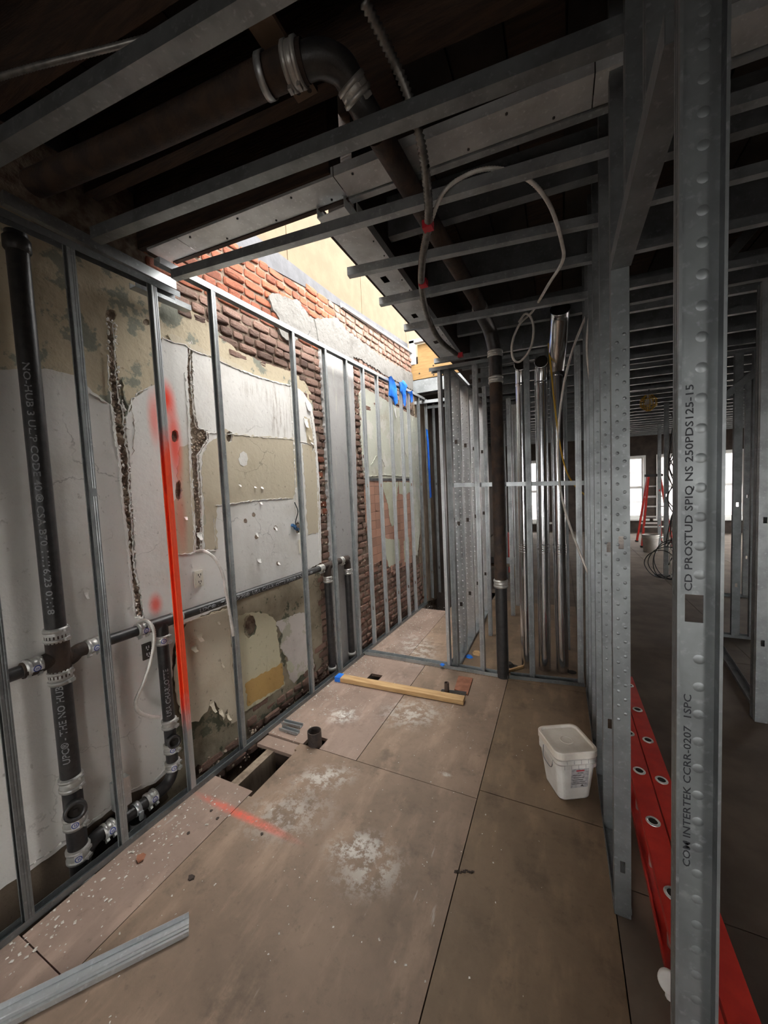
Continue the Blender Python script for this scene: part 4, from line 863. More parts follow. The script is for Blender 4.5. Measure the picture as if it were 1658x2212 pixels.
lettering('NO-HUB 3 UL/P CODE 40 \u00ae CSA B70 11/16/23 01:18', v1(zc(75, 790)), NZ, PX + NY * .75, .032, M['white_print'], vp, R1, narrow=1.42)
lettering('UPC\u00ae - THE NO HUB', v1(zC + .10), PZ, PX + NY * .75, .036, M['white_print'], DR, R1)
lettering('USA CHARLOTTE', v2(z2b + .05), PZ, PX + NY * .5, .033, M['white_print'], vp2, R4)
lettering('UPC\u00ae - THE    PIPE\u00ae  USA CHARLOTTE PIPE\u00ae 2 NO HUB', bq(yb(425, 1320)), Vector((KW, 1, 0)), PX + NZ * .05, .034, M['white_print'], bp, R2, narrow=1.2)
mb = MB(); q = wallp(262, 1725, .05); mb.obox(q + PZ * .03, (.02, 0, 0), (0, .035, 0), (0, 0, .07)); mb.obox(q + PX * .02 + PZ * .02, (.002, .0, 0), (0, .012, 0), (0, 0, .085)); tag(mb.build('pipe_strap', M['galv_lit']), 'bent galvanised strap on the wall behind the low drain branch', 'strap')

# ================================================================ CAST IRON STACK AND CEILING PIPE
ST = thing('cast_iron_stack', 'tall rusty cast iron stack rising from the floor and running along the ceiling', 'pipe', (-.44, FY - .02, 0))
SX, SY = -.442, FY + .005
pipe('lower_pipe', [(SX, SY, -.05), (SX, SY, .80)], .047, ST, 'cast'); pipe('riser', [(SX, SY, .79), (SX, SY, 2.47)], .0485, ST, 'cast_rust')
coupling(ST, (SX, SY, .79), PZ, .0485, PX, .065, False); coupling(ST, (SX, SY, 2.42), PZ, .0485, PX, .055, False)
cz = 2.845
ep = [(SX, SY, 2.45), (SX, SY, 2.60), (SX - .01, SY - .01, 2.70), (SX - .03, SY - .06, 2.80), (SX - .045, SY - .20, cz - .01), (SX - .05, SY - .32, cz)]
pipe('stack_elbow', ep, .051, ST, 'cast', smooth=8)
run = [Vector(ep[-1]), onz(1030, 650, cz), onz(940, 500, cz), onz(865, 370, cz), onz(815, 285, cz)]
pipe('ceiling_run', run, .043, ST, 'cast_rust', smooth=4)
coupling(ST, onz(1036, 665, cz), onz(1030, 650, cz) - onz(940, 500, cz), .043, NZ, .045, False); coupling(ST, (SX, SY, 2.62), PZ, .05, PX, .05, False)
q = [onz(815, 285, cz), onz(785, 235, cz + .03), onz(765, 195, cz + .06), onz(738, 148, cz + .09), onz(695, 128, cz + .1), onz(655, 135, cz + .1)]
pipe('near_elbow', q, .045, ST, 'cast', smooth=8); coupling(ST, q[2], q[2] - q[1], .042, NZ, .05, False)
LB = [onz(660, 132, cz + .1), onz(590, 160, cz + .1), onz(300, 300, cz + .11), onz(-60, 455, cz + .12)]
pipe('overhead_branch', LB, .05, ST, 'cast_rust', smooth=4); coupling(ST, onz(636, 140, cz + .1), LB[0] - LB[1], .05, NZ + NY, .05, False)
mb = MB(); c = onz(575, 165, cz + .10); ax = (LB[0] - LB[1]).normalized(); mb.lathe([(.054, -.012), (.057, -.012), (.057, .012), (.054, .012)], c, ax, 20); mb.sweep([(0, 0), (.02, 0), (.02, .002), (0, .002)], c + PZ * .05, c + PZ * .2, PX, PY); mb.build('hanger_strap', M['galv_lit'], ST)
mb = MB(); A, B = onz(545, 20, 3.0), onz(665, 212, 3.0); t = (B - A).normalized(); mb.sweep([(-.042, 0), (.042, 0), (.042, .018), (-.042, .018)], A, B, t.cross(PZ), PZ)
pk = tag(mb.build('wooden_plank', simple('brown_plank', (.16, .105, .07), (.11, .07, .045), .85, scale=8)), 'brown wooden plank fixed above the overhead branch pipe', 'plank')
mb = MB()
for (px, py) in ((644, 200), (668, 195)): mb.lathe([(.009, -.001), (0, -.0015)], onz(px, py, 3.0), PZ, 8)
mb.build('bolt_hole', M['hole'], pk, kind='stuff')

# ================================================================ SHINY DUCTS
def duct(px, py, top, lab, r=.049, lean=0.0, big=False):
    b = onz(px, py); b = Vector((b.x, b.y, 0)); t = thing('sheet_metal_duct', lab, 'duct', b, 'shiny sheet metal ducts')
    mid = ony(*top[0], b.y); P = [b + PZ * .003, b * .5 + mid * .5, mid]
    mb = MB(); mb.tube([P[0], Vector((P[1].x, P[1].y, 1.04))], r, 24, caps=False); mb.build('lower_section', M['duct'], t); mb = MB(); mb.tube([Vector((P[1].x, P[1].y, 1.04)), mid], r * .985, 24, caps=False); mb.build('upper_section', M['duct'], t)
    mb = MB(); 
    for i in range(4): mb.lathe([(r * .98, -.008), (r * 1.06, -.003), (r * 1.06, .003), (r * .98, .008)], (P[1].x, P[1].y, 1.015 + i * .02), PZ, 24)
    mb.build('crimped_joint', M['duct'], t)
    e = ony(*top[1], b.y - (.30 if big else .06)); R_ = r * 1.28 if big else r
    path = smooth_path([mid - PZ * .01, mid + PZ * .05, mid * .6 + e * .4, mid * .12 + e * .88, e + NY * .035] if big else [mid - PZ * .01, mid + PZ * .03, e + PY * .025 - PZ * .01, e + NY * .045], 7)
    mb = MB(); mb.tube(path, R_, 24, caps=False); mb.tube([path[-2] - (path[-1] - path[-2]) * 3, path[-1]], R_ * .95, 24, caps=False); mb.build('open_elbow', M['duct'], t)
    ax = path[-1] - path[-2]; mb = MB(); mb.lathe([(R_ * .95, -.03), (0, -.031)], path[-1], ax, 24); mb.build('dark_mouth', M['hole'], t)
    mb = MB(); mb.lathe([(R_ * .94, -.006), (R_ * 1.04, -.004), (R_ * 1.04, .002), (R_ * .94, .002)], path[-1], ax, 24); mb.build('rim', M['duct'], t)
    mb = MB(); mb.lathe([(r, -.01), (r * 1.05, -.005), (r * 1.05, .005), (r, .01)], mid, PZ, 24); mb.build('joint_ring', M['duct'], t)
duct(1138, 1440, [(1126, 832), (1125, 790)], 'shiny sheet metal duct nearest the rusty cast iron stack')
duct(1176, 1446, [(1168, 828), (1169, 784)], 'middle shiny sheet metal duct of the three', .050)
duct(1214, 1450, [(1200, 812), (1209, 672)], 'tallest shiny sheet metal duct with a wide open upper end', .050, big=True)

# ================================================================ FLOOR STUBS
c = onz(680, 1606); mb = MB(); r = .044; mb.lathe([(r, -.34), (r, .085), (r - .006, .085), (r - .006, -.34)], c, PZ, 28); tag(mb.build('pipe_stub', M['cast_rust']), 'wide open black pipe stub standing in a square floor cut-out', 'pipe')
c = onz(965, 1498); mb = MB(); r = .0185; mb.lathe([(r, -.02), (r, .088), (r - .005, .088), (r - .005, -.02)], c, PZ, 18); tag(mb.build('pipe_stub', M['cast_rust']), 'thin black pipe stub rising behind the lumber end', 'pipe')
A, B = onz(728, 1468), onz(1002, 1519); t = (B - A).normalized(); n_ = PZ.cross(t); mb = MB(); mb.sweep([(-.033, .003), (.033, .003), (.036, .006), (.036, .036), (.033, .039), (-.033, .039), (-.036, .036), (-.036, .006)], A, B, n_, PZ)
LM = tag(mb.build('lumber_piece', M['lumber']), 'raw yellow lumber length lying across the floor', 'lumber'); mb = MB(); mb.sweep([(-.0375, .002), (.0375, .002), (.0375, .041), (-.0375, .041)], A - t * .002, A + t * .05, n_, PZ); mb.build('painted_end', M['blue_paint'], LM)['label'] = 'blue painted end'
q = [onz(*p) for p in ((981, 1492), (1010, 1503), (1021, 1468), (990, 1463))]; mb = MB(); mb.add([p + PZ * .001 for p in q] + [p + PZ * .014 for p in q], [(0, 3, 2, 1), (4, 5, 6, 7), (0, 1, 5, 4), (1, 2, 6, 5), (2, 3, 7, 6), (3, 0, 4, 7)]); tag(mb.build('board_offcut', M['terracotta']), 'reddish square board offcut beside the thin pipe stub', 'board')
A, B = onz(952, 1497), onz(1006, 1503); mb = MB(); mb.sweep(u_prof(.02, .02), A + PZ * .002, B + PZ * .002, PY, PZ); tag(mb.build('metal_strip', M['galv_shaded']), 'short metal strip at the foot of the thin pipe stub', 'offcut')

mb = MB()
for k in range(9):
    a = onz(984 + k * 4.6, 1887 + random.uniform(-4, 3) - k * .6); mb.obox(a + PZ * .0022, (.006, .001, 0), (0, random.uniform(.002, .006), 0), (0, 0, .0006))
tag(mb.build('splintered_seam', M['chip_dark'], kind='stuff'), 'dark splintered gouge at the floor seam left of the pail', 'gouge')
# loose track on the floor, lower left
A, B = onz(-15, 2215), onz(408, 2002); t = (B - A).normalized(); n_ = PZ.cross(t); mb = MB()
mb.sweep([(-.034, .0), (.034, .0), (.036, .020), (.034, .020), (.032, .003), (.012, .003), (.010, .006), (.004, .006), (.002, .003), (-.002, .003), (-.004, .006), (-.010, .006), (-.012, .003), (-.032, .003), (-.034, .020), (-.036, .020)], A + PZ * .002, B + PZ * .002, n_, PZ)
tag(mb.build('loose_track', M['galv_lit']), 'loose length of galvanised channel lying on the floor in the lower left corner', 'channel')
for (a, b, lab) in (((607, 1565), (648, 1575), 'bent metal track scrap by the wall behind the wide pipe stub, rear piece'), ((602, 1578), (640, 1590), 'flat metal track scrap by the wall behind the wide pipe stub, front piece'), ((985, 1446), (1014, 1453), 'thin metal scrap beside the floor track at the corner studs')):
    A, B = onz(*a), onz(*b); t = (B - A).normalized(); mb = MB(); mb.sweep(u_prof(.035, .018), A + PZ * .003, B + PZ * .003, PZ.cross(t), PZ); tag(mb.build('metal_scrap', M['galv']), lab, 'offcut', 'metal scraps on the floor')
def chip(px, py, s_, mat, lab, cat='scrap', z=0.0, name='scrap'):
    c = onz(px, py, z); mb = MB(); P = []
    for h in (.001, s_ * .45):
        for i in range(6): a = i * 1.047; rr = s_ * random.uniform(.6, 1.1) * (1 if h < .01 else .75); P.append(c + Vector((math.cos(a) * rr, math.sin(a) * rr, h)))
    mb.add(P, [(5, 4, 3, 2, 1, 0), (6, 7, 8, 9, 10, 11)] + [(i, (i + 1) % 6, 6 + (i + 1) % 6, 6 + i) for i in range(6)]); tag(mb.build(name, M[mat]), lab, cat)
chip(304, 1856, .022, 'terracotta', 'tan stone chip on the floor near the foot of the second stud', 'chip', name='stone_chip'); chip(413, 1897, .016, 'chip_dark', 'dark chip on the floor right of the tan stone chip', 'chip', name='dark_chip')
for (px, py, w) in ((456, 1752, 'on the red paint streak'), (470, 1768, 'just below the red paint streak'), (565, 1802, 'past the end of the red paint streak'), (407, 1800, 'between the track edge and the red paint streak')): chip(px, py, .009, 'chip_dark', 'tiny dark wood chip %s' % w, 'chip', name='dark_chip')
chip(955, 1437, .028, 'blue_paint', 'blue plastic scrap on the passage floor track', z=.03, name='plastic_scrap'); chip(1012, 1420, .04, 'blue_paint', 'blue plastic scrap on the floor behind the corner studs', name='plastic_scrap'); chip(1030, 1412, .05, 'lumber', 'pale wood block behind the corner studs', 'block', name='wood_block'); chip(917, 1291, .06, 'brick_red', 'loose orange brick piece at the far end of the tiled passage', 'brick', name='brick_piece')
chip(1098, 1437, .05, 'hole', 'dark scrap beside the foot of the cast iron stack', name='dark_scrap')
for (px, py, r, w) in ((1108, 1440, .045, 'right beside the cast iron stack'), (1235, 1452, .035, 'between the tallest duct and the right stud wall')):
    mb = MB(); mb.lathe([(r, 0), (0, .0005)], onz(px, py, .002), PZ, 18); tag(mb.build('floor_hole', M['hole']), 'round dark hole in the floor %s' % w, 'hole')
A, B = onz(1098, 1452), onz(1145, 1438); mb = MB(); mb.obox((A + B) / 2 + PZ * .012, (B - A) / 2, (0, .012, 0), (0, 0, .01)); tag(mb.build('wood_stick', M['lumber']), 'thin wooden stick on the floor at the foot of the ducts', 'stick')
mb = MB()
for i in range(1500):                                       # plaster crumbs and dust flakes
    k = random.random()
    if k < .45: y = random.uniform(.35, 3.0); c = Vector((xs(y) + abs(random.gauss(0, .13)) + .01, y, 0))
    elif k < .7: y = random.uniform(3.1, 4.7); c = Vector((xs(y) + abs(random.gauss(0, .22)) + .01, y, 0))
    else: c = Vector((random.uniform(-1.6, .0), random.uniform(.5, 3.0), 0))
    if any(h[0] - .02 < c.x < h[1] + .02 and h[2] - .02 < c.y < h[3] + .02 for h in (HOLE1, HOLE2, HOLE3)) or (c.x > -.4 and random.random() < .7) or (c.x < -1.66 and 1.3 < c.y < 1.8): continue
    s_ = random.choice((.0015, .002, .002, .003, .003, .005)) * (1.05 if k < .7 else .7); a = random.uniform(0, 3)
    u, v = Vector((math.cos(a), math.sin(a), 0)) * s_ * random.uniform(.6, 1.8), Vector((-math.sin(a), math.cos(a), 0)) * s_
    z = .0025; mb.add([c - u - v + PZ * z, c + u - v * .6 + PZ * z, c + u * .7 + v + PZ * z, c - u * .8 + v * .8 + PZ * z, c + PZ * (z + s_ * .7)], [(0, 1, 4), (1, 2, 4), (2, 3, 4), (3, 0, 4)])
tag(mb.build('plaster_crumbs', M['crumb'], kind='stuff'), 'scattered white plaster crumbs over the floor panels', 'debris')

# ================================================================ WHITE PAIL
PC = Vector((.016, 2.05, 0)); an = .50; U_ = Vector((math.cos(an), math.sin(an), 0)); V_ = Vector((-math.sin(an), math.cos(an), 0))
PL = thing('plastic_pail', 'square white plastic pail with a dusty lid beside the right stud wall', 'pail', PC)
def sq(hw, z, cr=.03, n=5):
    out = []
    for (sx, sy, a0) in ((1, -1, -90), (1, 1, 0), (-1, 1, 90), (-1, -1, 180)):
        for i in range(n + 1):
            a = math.radians(a0 + 90 * i / n); out.append(PC + U_ * (sx * (hw - cr) + math.cos(a) * cr) + V_ * (sy * (hw - cr) + math.sin(a) * cr) + PZ * z)
    return out
def loft(rings, close0=True, close1=True):
    mb = MB(); n = len(rings[0]); mb.add([p for r in rings for p in r], [(k * n + i, k * n + (i + 1) % n, (k + 1) * n + (i + 1) % n, (k + 1) * n + i) for k in range(len(rings) - 1) for i in range(n)], 0, False)
    if close0: mb.add(rings[0], [tuple(range(n))[::-1]])
    if close1: mb.add(rings[-1], [tuple(range(n))])
    return mb
HP = .262
loft([sq(.076, .002), sq(.081, .01), sq(.100, HP - .075), sq(.100, HP - .02)]).build('body', M['pail'], PL)
for i, z in enumerate((HP - .080, HP - .055)): loft([sq(.099, z), sq(.106, z + .002), sq(.106, z + .019), sq(.099, z + .021)], False, False).build('rim_band', M['pail'], PL)
mb = MB()
for r_, z in enumerate((HP - .080, HP - .055)):
    for i in range(5):
        u = -.07 + i * .036 + (.014 if r_ else 0); mb.obox(PC + U_ * u - V_ * .1065 + PZ * (z + .0105), U_ * .0010, V_ * .001, PZ * .009)
mb.build('rim_ribs', M['pail_label'], PL, kind='stuff')
lid = loft([sq(.105, HP - .027, .036), sq(.111, HP - .025, .038), sq(.111, HP + .004, .038), sq(.107, HP + .008, .036), sq(.098, HP + .008, .030), sq(.095, HP - .004, .028)], True, True).build('lid', M['pail_lid'], PL)
mb = MB(); mb.lathe([(.026, 0), (.0275, .0022), (.030, .0022), (.0315, 0)], PC + PZ * (HP - .004), PZ, 28); lid['_o'] = PL['_o']; mb.build('round_boss', M['pail_lid'], lid)
lean = .010 / (HP - .085)
def onface(u, z): hw = .081 + (.100 - .081) * (z - .01) / (HP - .085); return PC + U_ * u - V_ * (hw + .0012) + PZ * z
def plate(u0, u1, z0, z1, mat, name, par, lift=0.0):
    mb = MB(); P = [onface(u0, z0), onface(u1, z0), onface(u1, z1), onface(u0, z1)]; mb.add([p - V_ * lift for p in P] + [p + V_ * .001 for p in P], [(0, 1, 2, 3), (4, 7, 6, 5), (0, 4, 5, 1), (1, 5, 6, 2), (2, 6, 7, 3), (3, 7, 4, 0)]); return mb.build(name, mat, par)
lb = plate(-.030, .058, .072, .182, M['pail_label'], 'printed_label', PL); lb['label'] = 'grey printed label with a red heading'; lb['_o'] = PL['_o']
plate(-.006, .034, .164, .172, M['red_print'], 'red_heading', lb, .0006)
mb = MB()
for (u0, u1, z) in ((0, .03, .154), (-.025, .02, .142), (-.02, .035, .128), (-.024, .03, .116), (-.02, .04, .104), (-.026, .05, .094)):
    P = [onface(u0, z), onface(u1, z), onface(u1, z + .003), onface(u0, z + .003)]; mb.add([p - V_ * .0008 for p in P], [(0, 1, 2, 3)])
P = [onface(.018, .080), onface(.036, .080), onface(.027, .090)]; mb.add([p - V_ * .0008 for p in P], [(0, 1, 2)]); mb.build('small_print', M['chip_dark'], lb, kind='stuff')
hp = smooth_path([PC - U_ * .108 + PZ * (HP - .04) + V_ * .03, PC - U_ * .124 + PZ * (HP - .075), PC - U_ * .115 + PZ * (HP - .10) - V_ * .03, PC - U_ * .108 - V_ * .05 + PZ * (HP - .10), PC - U_ * .104 - V_ * .06 + PZ * (HP - .06)], 6)
mb = MB(); mb.tube(hp, .0022, 6); mb.build('wire_handle', M['galv_shaded'], PL)

# ================================================================ RED LADDER ON ITS SIDE
LD = thing('extension_ladder', 'red fibreglass extension ladder lying on its side behind the near post', 'ladder', (.36, 1.6, 0))
for si, (xa, xb, ya, yb_, zt, ph) in enumerate(((.322, .331, .35, 2.72, .20, .005), (.408, .411, .5, 3.02, .20, .270))):
    for z, nm in ((zt, 'upper_rail'), (.004, 'lower_rail')):
        hw = .038; sgn = -1 if z > .1 else 1
        prof = [(-hw, 0), (hw, 0), (hw, sgn * .028), (hw - .004, sgn * .028), (hw - .004, sgn * .004), (-hw + .004, sgn * .004), (-hw + .004, sgn * .028), (-hw, sgn * .028)]
        mb = MB(); mb.sweep(prof if sgn > 0 else prof[::-1], (xa, ya, z), (xb, yb_, z), PX, PZ); mb.build(nm, M['red_fg'], LD)
    y = ya + (1.146 - ya) % .294 + ph - .005; 
    while y < yb_ - .04:
        x = xa + (xb - xa) * (y - ya) / (yb_ - ya); mb = MB(); mb.lathe([(.015, .006), (.015, zt - .004)], (x, y, 0), PZ, 14); 
        mb.lathe([(.0165, zt - .01), (.0165, zt + .003), (.0235, zt + .003), (.0255, zt + .0005), (.0255, zt - .001)], (x, y, 0), PZ, 22); rg = mb.build('rung', M['alu'], LD); rg['_o'] = LD['_o']
        mb = MB(); mb.lathe([(.0166, zt + .0008), (0, zt + .0005)], (x, y, 0), PZ, 16); mb.build('rung_bore', M['hole'], rg); y += .294
c = onz(1446, 2116, .06); mb = MB(); mb.lathe([(.0, 0), (.026, .0), (.030, .004), (.030, .014), (.024, .016), (0, .016)], c + NY * .004, NY * .8 + NX * .3 + PZ * .35, 24); mb.tube([Vector((c.x, c.y, .0)), c + PZ * .0], .012, 8)
tag(mb.build('foot_cap', M['white_board']), 'round white plastic cap half hidden behind the near post', 'cap')

# ================================================================ CABLES
def cable(pts, r, mat, lab, cat='cable', ribs=0.0, parent=None, name='cable', n=8, step=.02, group=None):
    p = smooth_path(pts, 14)
    if ribs:
        p = resample(p, max(.0055, r * .48)); mb = MB(); mb.tube(p, lambda i: r * (1 + ribs * (1 if i % 2 else -1)), n)
    else: mb = MB(); mb.tube(p, r, n)
    return tag(mb.build(name, M[mat]), lab, cat, group)
c1 = cable([onz(785, 0, 2.95), onz(845, 120, 2.9), onz(884, 215, 2.83), onz(911, 320, 2.75), onz(924, 425, 2.70), onz(924, 490, 2.68), onz(912, 560, 2.66), onz(911, 625, 2.655), onz(926, 690, 2.65), onz(950, 735, 2.65), onz(985, 765, 2.64)], .0145, 'mc_dark', 'thick armoured cable drooping from the ceiling past the free channel ends', ribs=.24, name='armoured_cable')
for (px, py, z, w) in ((924, 487, 2.68, 'high'), (914, 612, 2.655, 'mid'), (994, 767, 2.64, 'low')):
    q = onz(px, py, z); mb = MB(); mb.obox(q, (.02, 0, 0), (0, .018, 0), (0, 0, .016)); mb.build('red_cap', M['red_cap'], c1)
cable([onz(928, 485, 2.69), onz(958, 415, 2.76), onz(1010, 377, 2.81), onz(1065, 364, 2.82), onz(1120, 378, 2.80), onz(1160, 405, 2.72), onz(1192, 455, 2.71), onz(1213, 525, 2.71), onz(1214, 565, 2.71), onz(1182, 618, 2.71), ony(1150, 672, 2.93), ony(1122, 700, 2.95), ony(1106, 740, 2.95), ony(1108, 775, 2.96), ony(1124, 780, 2.97), ony(1146, 750, 2.97), ony(1152, 710, 2.97), ony(1145, 684, 2.97), ony(1134, 678, 2.97), ony(1124, 690, 2.98), ony(1120, 697, 2.98)], .008, 'conduit', 'grey cable arching under the ceiling and ending in a coiled loop near the ducts', ribs=.1, name='armoured_cable')
cable([ony(1284, 645, 2.85), ony(1262, 690, 2.85), ony(1235, 760, 2.85), ony(1214, 850, 2.85), ony(1205, 950, 2.85), ony(1208, 1040, 2.85), ony(1222, 1110, 2.85), ony(1250, 1190, 2.85), ony(1286, 1278, 2.80)], .0075, 'conduit', 'long grey cable falling in front of the ducts to the right stud wall', ribs=.08, name='armoured_cable')
cable([ony(1282, 645, 2.75), ony(1271, 690, 2.75), ony(1267, 750, 2.75), ony(1273, 820, 2.75), ony(1286, 880, 2.75)], .006, 'conduit', 'short grey cable bowed beside the right stud wall', name='cable')
cable([ony(1184, 742, 3.22), ony(1190, 800, 3.22), ony(1197, 870, 3.22), ony(1207, 950, 3.22), ony(1222, 1015, 3.22), ony(1242, 1050, 3.22), ony(1266, 1072, 3.22)], .006, 'yellow', 'thin yellow cable hanging in front of the tallest duct', name='cable')
cable([onz(-30, 175, 2.88), onz(90, 140, 2.88), onz(270, 95, 2.90), onz(420, 50, 2.93), onz(560, -20, 2.95)], .008, 'mc_dark', 'grey cable sagging across the upper left corner', ribs=.08, name='armoured_cable')
cable([onx(424, 1192, XS - .12, KW), onx(440, 1190, XS - .05, KW), onx(462, 1205, XS - .01, KW), onx(480, 1238, XS + .012, KW), onx(489, 1285, XS + .018, KW), onx(497, 1330, XS + .02, KW), onx(504, 1374, XS + .02, KW)], .0085, 'conduit', 'silver flexible conduit hanging from the plaster chase above the ivory outlet', 'conduit', .14, name='flexible_conduit')
cable([onx(296, 1346, XS - .13, KW), onx(312, 1340, XS - .08, KW), onx(328, 1352, XS - .045, KW), onx(333, 1378, XS - .04, KW), onx(326, 1425, XS - .04, KW), onx(310, 1475, XS - .04, KW), onx(293, 1515, XS - .04, KW), onx(300, 1538, XS - .04, KW), onx(325, 1548, XS - .045, KW), onx(348, 1549, XS - .045, KW)], .0085, 'conduit', 'silver flexible conduit bent in an S beside the second vertical drain', 'conduit', .14, name='flexible_conduit')
cable([wallp(636, 1085, .03), wallp(643, 1105, .05), wallp(638, 1130, .04), wallp(645, 1150, .05)], .004, 'cable_black', 'cut dark cable dangling from the plaster left of the brick strip', name='cable')
for (px, py, w) in ((634, 1136, 'upper'), (640, 1142, 'lower')):
    q = wallp(px, py, .035); mb = MB(); mb.obox(q, (.004, .014, -.010), (0, .006, .008), (.01, 0, 0)); tag(mb.build('box_scrap', simple('blue_box_plastic', (.03, .10, .22), rough=.6)), '%s torn blue box fragment in the plaster near the brick strip' % w, 'scrap')
# wall outlets
def outlet(px, py, mat, mat2, lab, w=.055, h=.098, sc=1):
    q = wallp(px, py, .0225); o = thing('wall_outlet', lab, 'outlet', q); Y = Vector((KW, 1, 0)).normalized()
    mb = MB(); mb.obox(q + PX * .004, Y * w / 2, PX * .004, PZ * h / 2); mb.obox(q + PX * .009, Y * w * .42, PX * .0015, PZ * h * .44); mb.build('plate', mat, o)
    for s_ in (-1, 1):
        mb = MB(); mb.obox(q + PX * .0115 + PZ * s_ * h * .21, Y * w * .26, PX * .0015, PZ * h * .15); rc = mb.build('receptacle', mat, o); rc['_o'] = o['_o']; mb = MB()
        for d in (-.13, .13): mb.obox(q + PX * .0132 + PZ * (s_ * h * .21 + .004) + Y * w * d, Y * .0022, PX * .0006, PZ * .0065)
        mb.obox(q + PX * .0132 + PZ * (s_ * h * .21 - .009), Y * .003, PX * .0006, PZ * .003); mb.build('slots', mat2, rc)
outlet(428, 1250, M['outlet'], M['outlet_dark'], 'ivory wall outlet with cover plate right of the orange stud')
outlet(316, 1406, M['outlet_dark'], M['label_white'], 'bare black outlet sunk in the plaster behind the S-shaped conduit', .045, .085)
q = wallp(649, 1180, .024); mb = MB(); mb.obox(q, Vector((.001, .02, 0)), PX * .003, PZ * .055); tag(mb.build('cover_strip', M['outlet']), 'narrow white cover strip on the plaster left of the brick strip', 'strip')
# blue plastic sheets tied to the studs, blue tape in the end bay
def sheet(pts, off, lab, w):
    mb = MB(); P = []; n = len(pts)
    for i, (px, py, ww) in enumerate(pts):
        for s_ in (-1, -.3, .4, 1):
            q = onx(px + s_ * ww, py + random.uniform(-3, 3), XS + off + random.uniform(-.02, .02), KW); P.append(q)
    P += [p - PX * .003 for p in P]; N = 4 * n
    fs = [(4 * i + j, 4 * i + 4 + j, 4 * i + 5 + j, 4 * i + 1 + j) for i in range(n - 1) for j in range(3)]; fs += [tuple(N + k for k in f[::-1]) for f in fs]
    mb.add(P, fs, 0, True); tag(mb.build('plastic_sheet', M['blue_paint']), lab, 'sheet')
sheet([(842, 812, 3), (846, 822, 6), (849, 838, 8), (848, 852, 9), (853, 862, 6), (856, 874, 2)], .025, 'crumpled blue plastic scrap hanging from the top track, left of two', 4)
sheet([(868, 823, 6), (872, 832, 8), (870, 845, 6), (873, 858, 4), (874, 876, 2)], .025, 'crumpled blue plastic scrap hanging from the top track, right of two', 4)
sheet([(884, 846, 6), (888, 852, 3), (890, 868, 2)], .02, 'small blue plastic strip by the end of the top track', 3)
sheet([(921, 926, 2), (924, 950, 2), (926, 1000, 2), (928, 1040, 2), (930, 1075, 2)], .02, 'long blue tape strip hanging in the dark end bay', 2)

# ================================================================ FAR ROOM
def stepladder(c, h, lab):
    t = thing('step_ladder', lab, 'ladder', c); c = Vector(c)
    top = lambda s_: c + Vector((s_ * .11, 0, h)); ft = lambda s_, y: c + Vector((s_ * .29, y, 0))
    for s_ in (-1, 1):
        for y, nm in ((-.35, 'front_rail'), (.55, 'rear_rail')):
            mb = MB(); A, B = ft(s_ * (1 if y < 0 else .85), y), top(s_) + Vector((0, -.03 if y < 0 else .04, 0)); mb.sweep([(-.02, -.03), (.02, -.03), (.02, .03), (-.02, .03)], A, B, PX, PY); r_ = mb.build(nm, M['red_fg'], t); r_['_o'] = t['_o']
            mb = MB(); mb.obox(A + PZ * .02, (.03, 0, 0), (0, .04, 0), (0, 0, .02)); mb.build('rubber_foot', M['rubber'], r_)
    for i in range(1, 7):
        f = i / 7; mb = MB(); a = ft(-1, -.35).lerp(top(-1), f); b = ft(1, -.35).lerp(top(1), f); mb.obox((a + b) / 2, (b - a) / 2, (0, .04, 0), (0, 0, .014)); mb.build('step', M['alu'], t)
    for f in (.3, .7):
        mb = MB(); a = ft(-.85, .55).lerp(top(-1), f); b = ft(.85, .55).lerp(top(1), f); mb.obox((a + b) / 2, (b - a) / 2, (0, .012, 0), (0, 0, .02)); mb.build('rear_bar', M['alu'], t)
    mb = MB(); mb.obox(c + PZ * (h + .02), (.16, 0, 0), (0, .10, 0), (0, 0, .03)); mb.build('top_cap', M['rubber'], t)
stepladder((1.99, 10.5, 0), 1.62, 'red step ladder standing open before the far windows')
c = Vector((1.76, 9.6, 0)); t = thing('round_bucket', 'white round bucket at the foot of the red step ladder', 'bucket', c); mb = MB(); mb.lathe([(0, 0), (.125, 0), (.15, .34), (.158, .345), (.158, .37), (.142, .37), (.12, .02), (0, .02)], c, PZ, 24); mb.build('body', M['pail'], t); mb = MB(); mb.lathe([(.151, .30), (.158, .305), (.158, .32), (.152, .325)], c, PZ, 24); mb.build('rim_band', M['pail'], t)
# hanging work light
c = ony(1400, 868, 6.6); t = thing('work_light', 'yellow caged work light hanging in the dark far room', 'lamp', c)
mb = MB()
for i in range(8):
    a = i * math.pi / 4; mb.tube([c + Vector((math.cos(a) * .02, math.sin(a) * .02, .12)), c + Vector((math.cos(a) * .10, math.sin(a) * .10, .03)), c + Vector((math.cos(a) * .10, math.sin(a) * .10, -.06)), c + Vector((math.cos(a) * .02, math.sin(a) * .02, -.13))], .006, 5)
for z in (.03, -.06): mb.tube([c + Vector((math.cos(k * .524) * .10, math.sin(k * .524) * .10, z)) for k in range(13)], .006, 5)
mb.build('cage', M['yellow'], t); mb = MB(); mb.lathe([(0, -.07), (.04, -.04), (.045, 0), (.02, .06), (.02, .12), (0, .12)], c, PZ, 12); mb.build('bulb', M['white_board'], t); mb = MB(); mb.tube([c + PZ * .12, c + PZ * .5 + PX * .05, c + PZ * .75 + PX * .06], .007, 6); mb.build('cord', M['cable_black'], t)
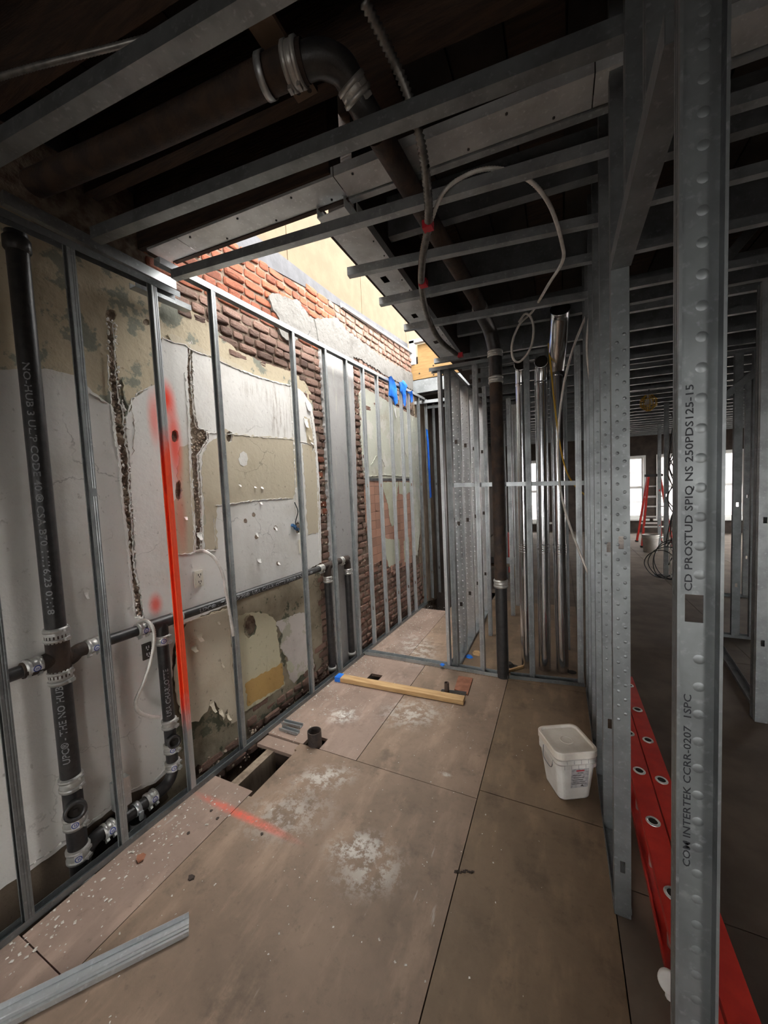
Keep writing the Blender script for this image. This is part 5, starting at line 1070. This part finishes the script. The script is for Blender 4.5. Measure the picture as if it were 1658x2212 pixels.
for i in range(14):
    x = 1.52 + random.uniform(.06, .22); y = 7.05 + random.uniform(-.2, .1); zt = random.uniform(2.0, 2.7); zb = random.uniform(.12, .9) if i < 12 else .01
    pts = [Vector((x + random.uniform(-.1, .1), y, zt))] + [Vector((x + random.uniform(-.13, .13), y + random.uniform(-.05, .05), zt + (zb - zt) * f)) for f in (.25, .5, .75)] + [Vector((x + random.uniform(-.2, .2), y, zb))]
    cable(pts, .008, 'cable_black' if i % 3 else 'cable_white', '%s cable by length in the tangle around the lone far stud' % ORD[i], 'cable', name='cable', n=5, group='cables hanging around the lone far stud')
for i in range(4):
    c = Vector((1.42 + .06 * i, 7.0 - .05 * i, .24 + .035 * i)); r_ = .20 + .03 * i; pts = [c + Vector((math.cos(a * .785) * r_ * (1 + random.uniform(-.12, .12)), random.uniform(-.04, .04), math.sin(a * .785) * r_ * 1.1)) for a in range(9)]
    cable(pts, .007, 'cable_black', '%s black cable coil from the left at the foot of the lone far stud' % ORD[i], 'cable', name='cable_coil', n=5, group='cable coils at the lone far stud')
# conduit bundle and trestle stuff seen between cast iron stack and ducts
def far_box(x0, x1, y0, y1, z0, z1, name, mat, lab, cat):
    mb = MB(); mb.box(x0, x1, y0, y1, z0, z1); return tag(mb.build(name, M[mat]), lab, cat)
a, b = ony(1042, 1196, 6.2), ony(1110, 1203, 6.2)
TB = thing('material_trestle', 'low trestle with brown boards behind the rusty stack', 'trestle', (a.x + .3, 6.3, 0))
mb = MB(); mb.box(a.x - .1, b.x + .05, 6.0, 6.6, .30, .33); mb.build('board_top', M['old_paint'], TB)
for x in (a.x, b.x - .05):
    for y in (6.05, 6.5): mb = MB(); mb.box(x, x + .05, y, y + .05, 0, .30); mb.build('leg', M['lumber'], TB)
for i, (y, z) in enumerate(((6.05, .335), (6.2, .335), (6.35, .335), (6.12, .375))):
    mb = MB(); mb.sweep(u_prof(.05, .035), (a.x - .08, y, z), (b.x + .03, y + .02, z), PY, PZ); tag(mb.build('white_channel', M['white_metal']), '%s white metal channel in the small stack on the low trestle' % ORD[i], 'channel', 'white channels on the trestle')
far_box(ony(1085, 1160, 6.9).x, ony(1098, 1160, 6.9).x, 6.9, 7.05, 0.0, ony(1090, 1152, 6.9).z, 'tool_case', 'red_fg', 'red tool case glimpsed right of the rusty stack', 'case')
P = [ony(*p, 5.45) for p in ((973, 1098), (984, 1128), (1003, 1158), (1003, 1268), (978, 1266), (974, 1180))]; P[3].z = P[4].z = .004; mb = MB(); mb.add(P + [p + PY * .015 for p in P], [tuple(range(6)), tuple(range(6, 12))[::-1]] + [(i, 6 + i, 6 + (i + 1) % 6, (i + 1) % 6) for i in range(6)]); tag(mb.build('drywall_scrap', M['white_board']), 'torn white drywall scrap leaning behind the partition studs', 'board')
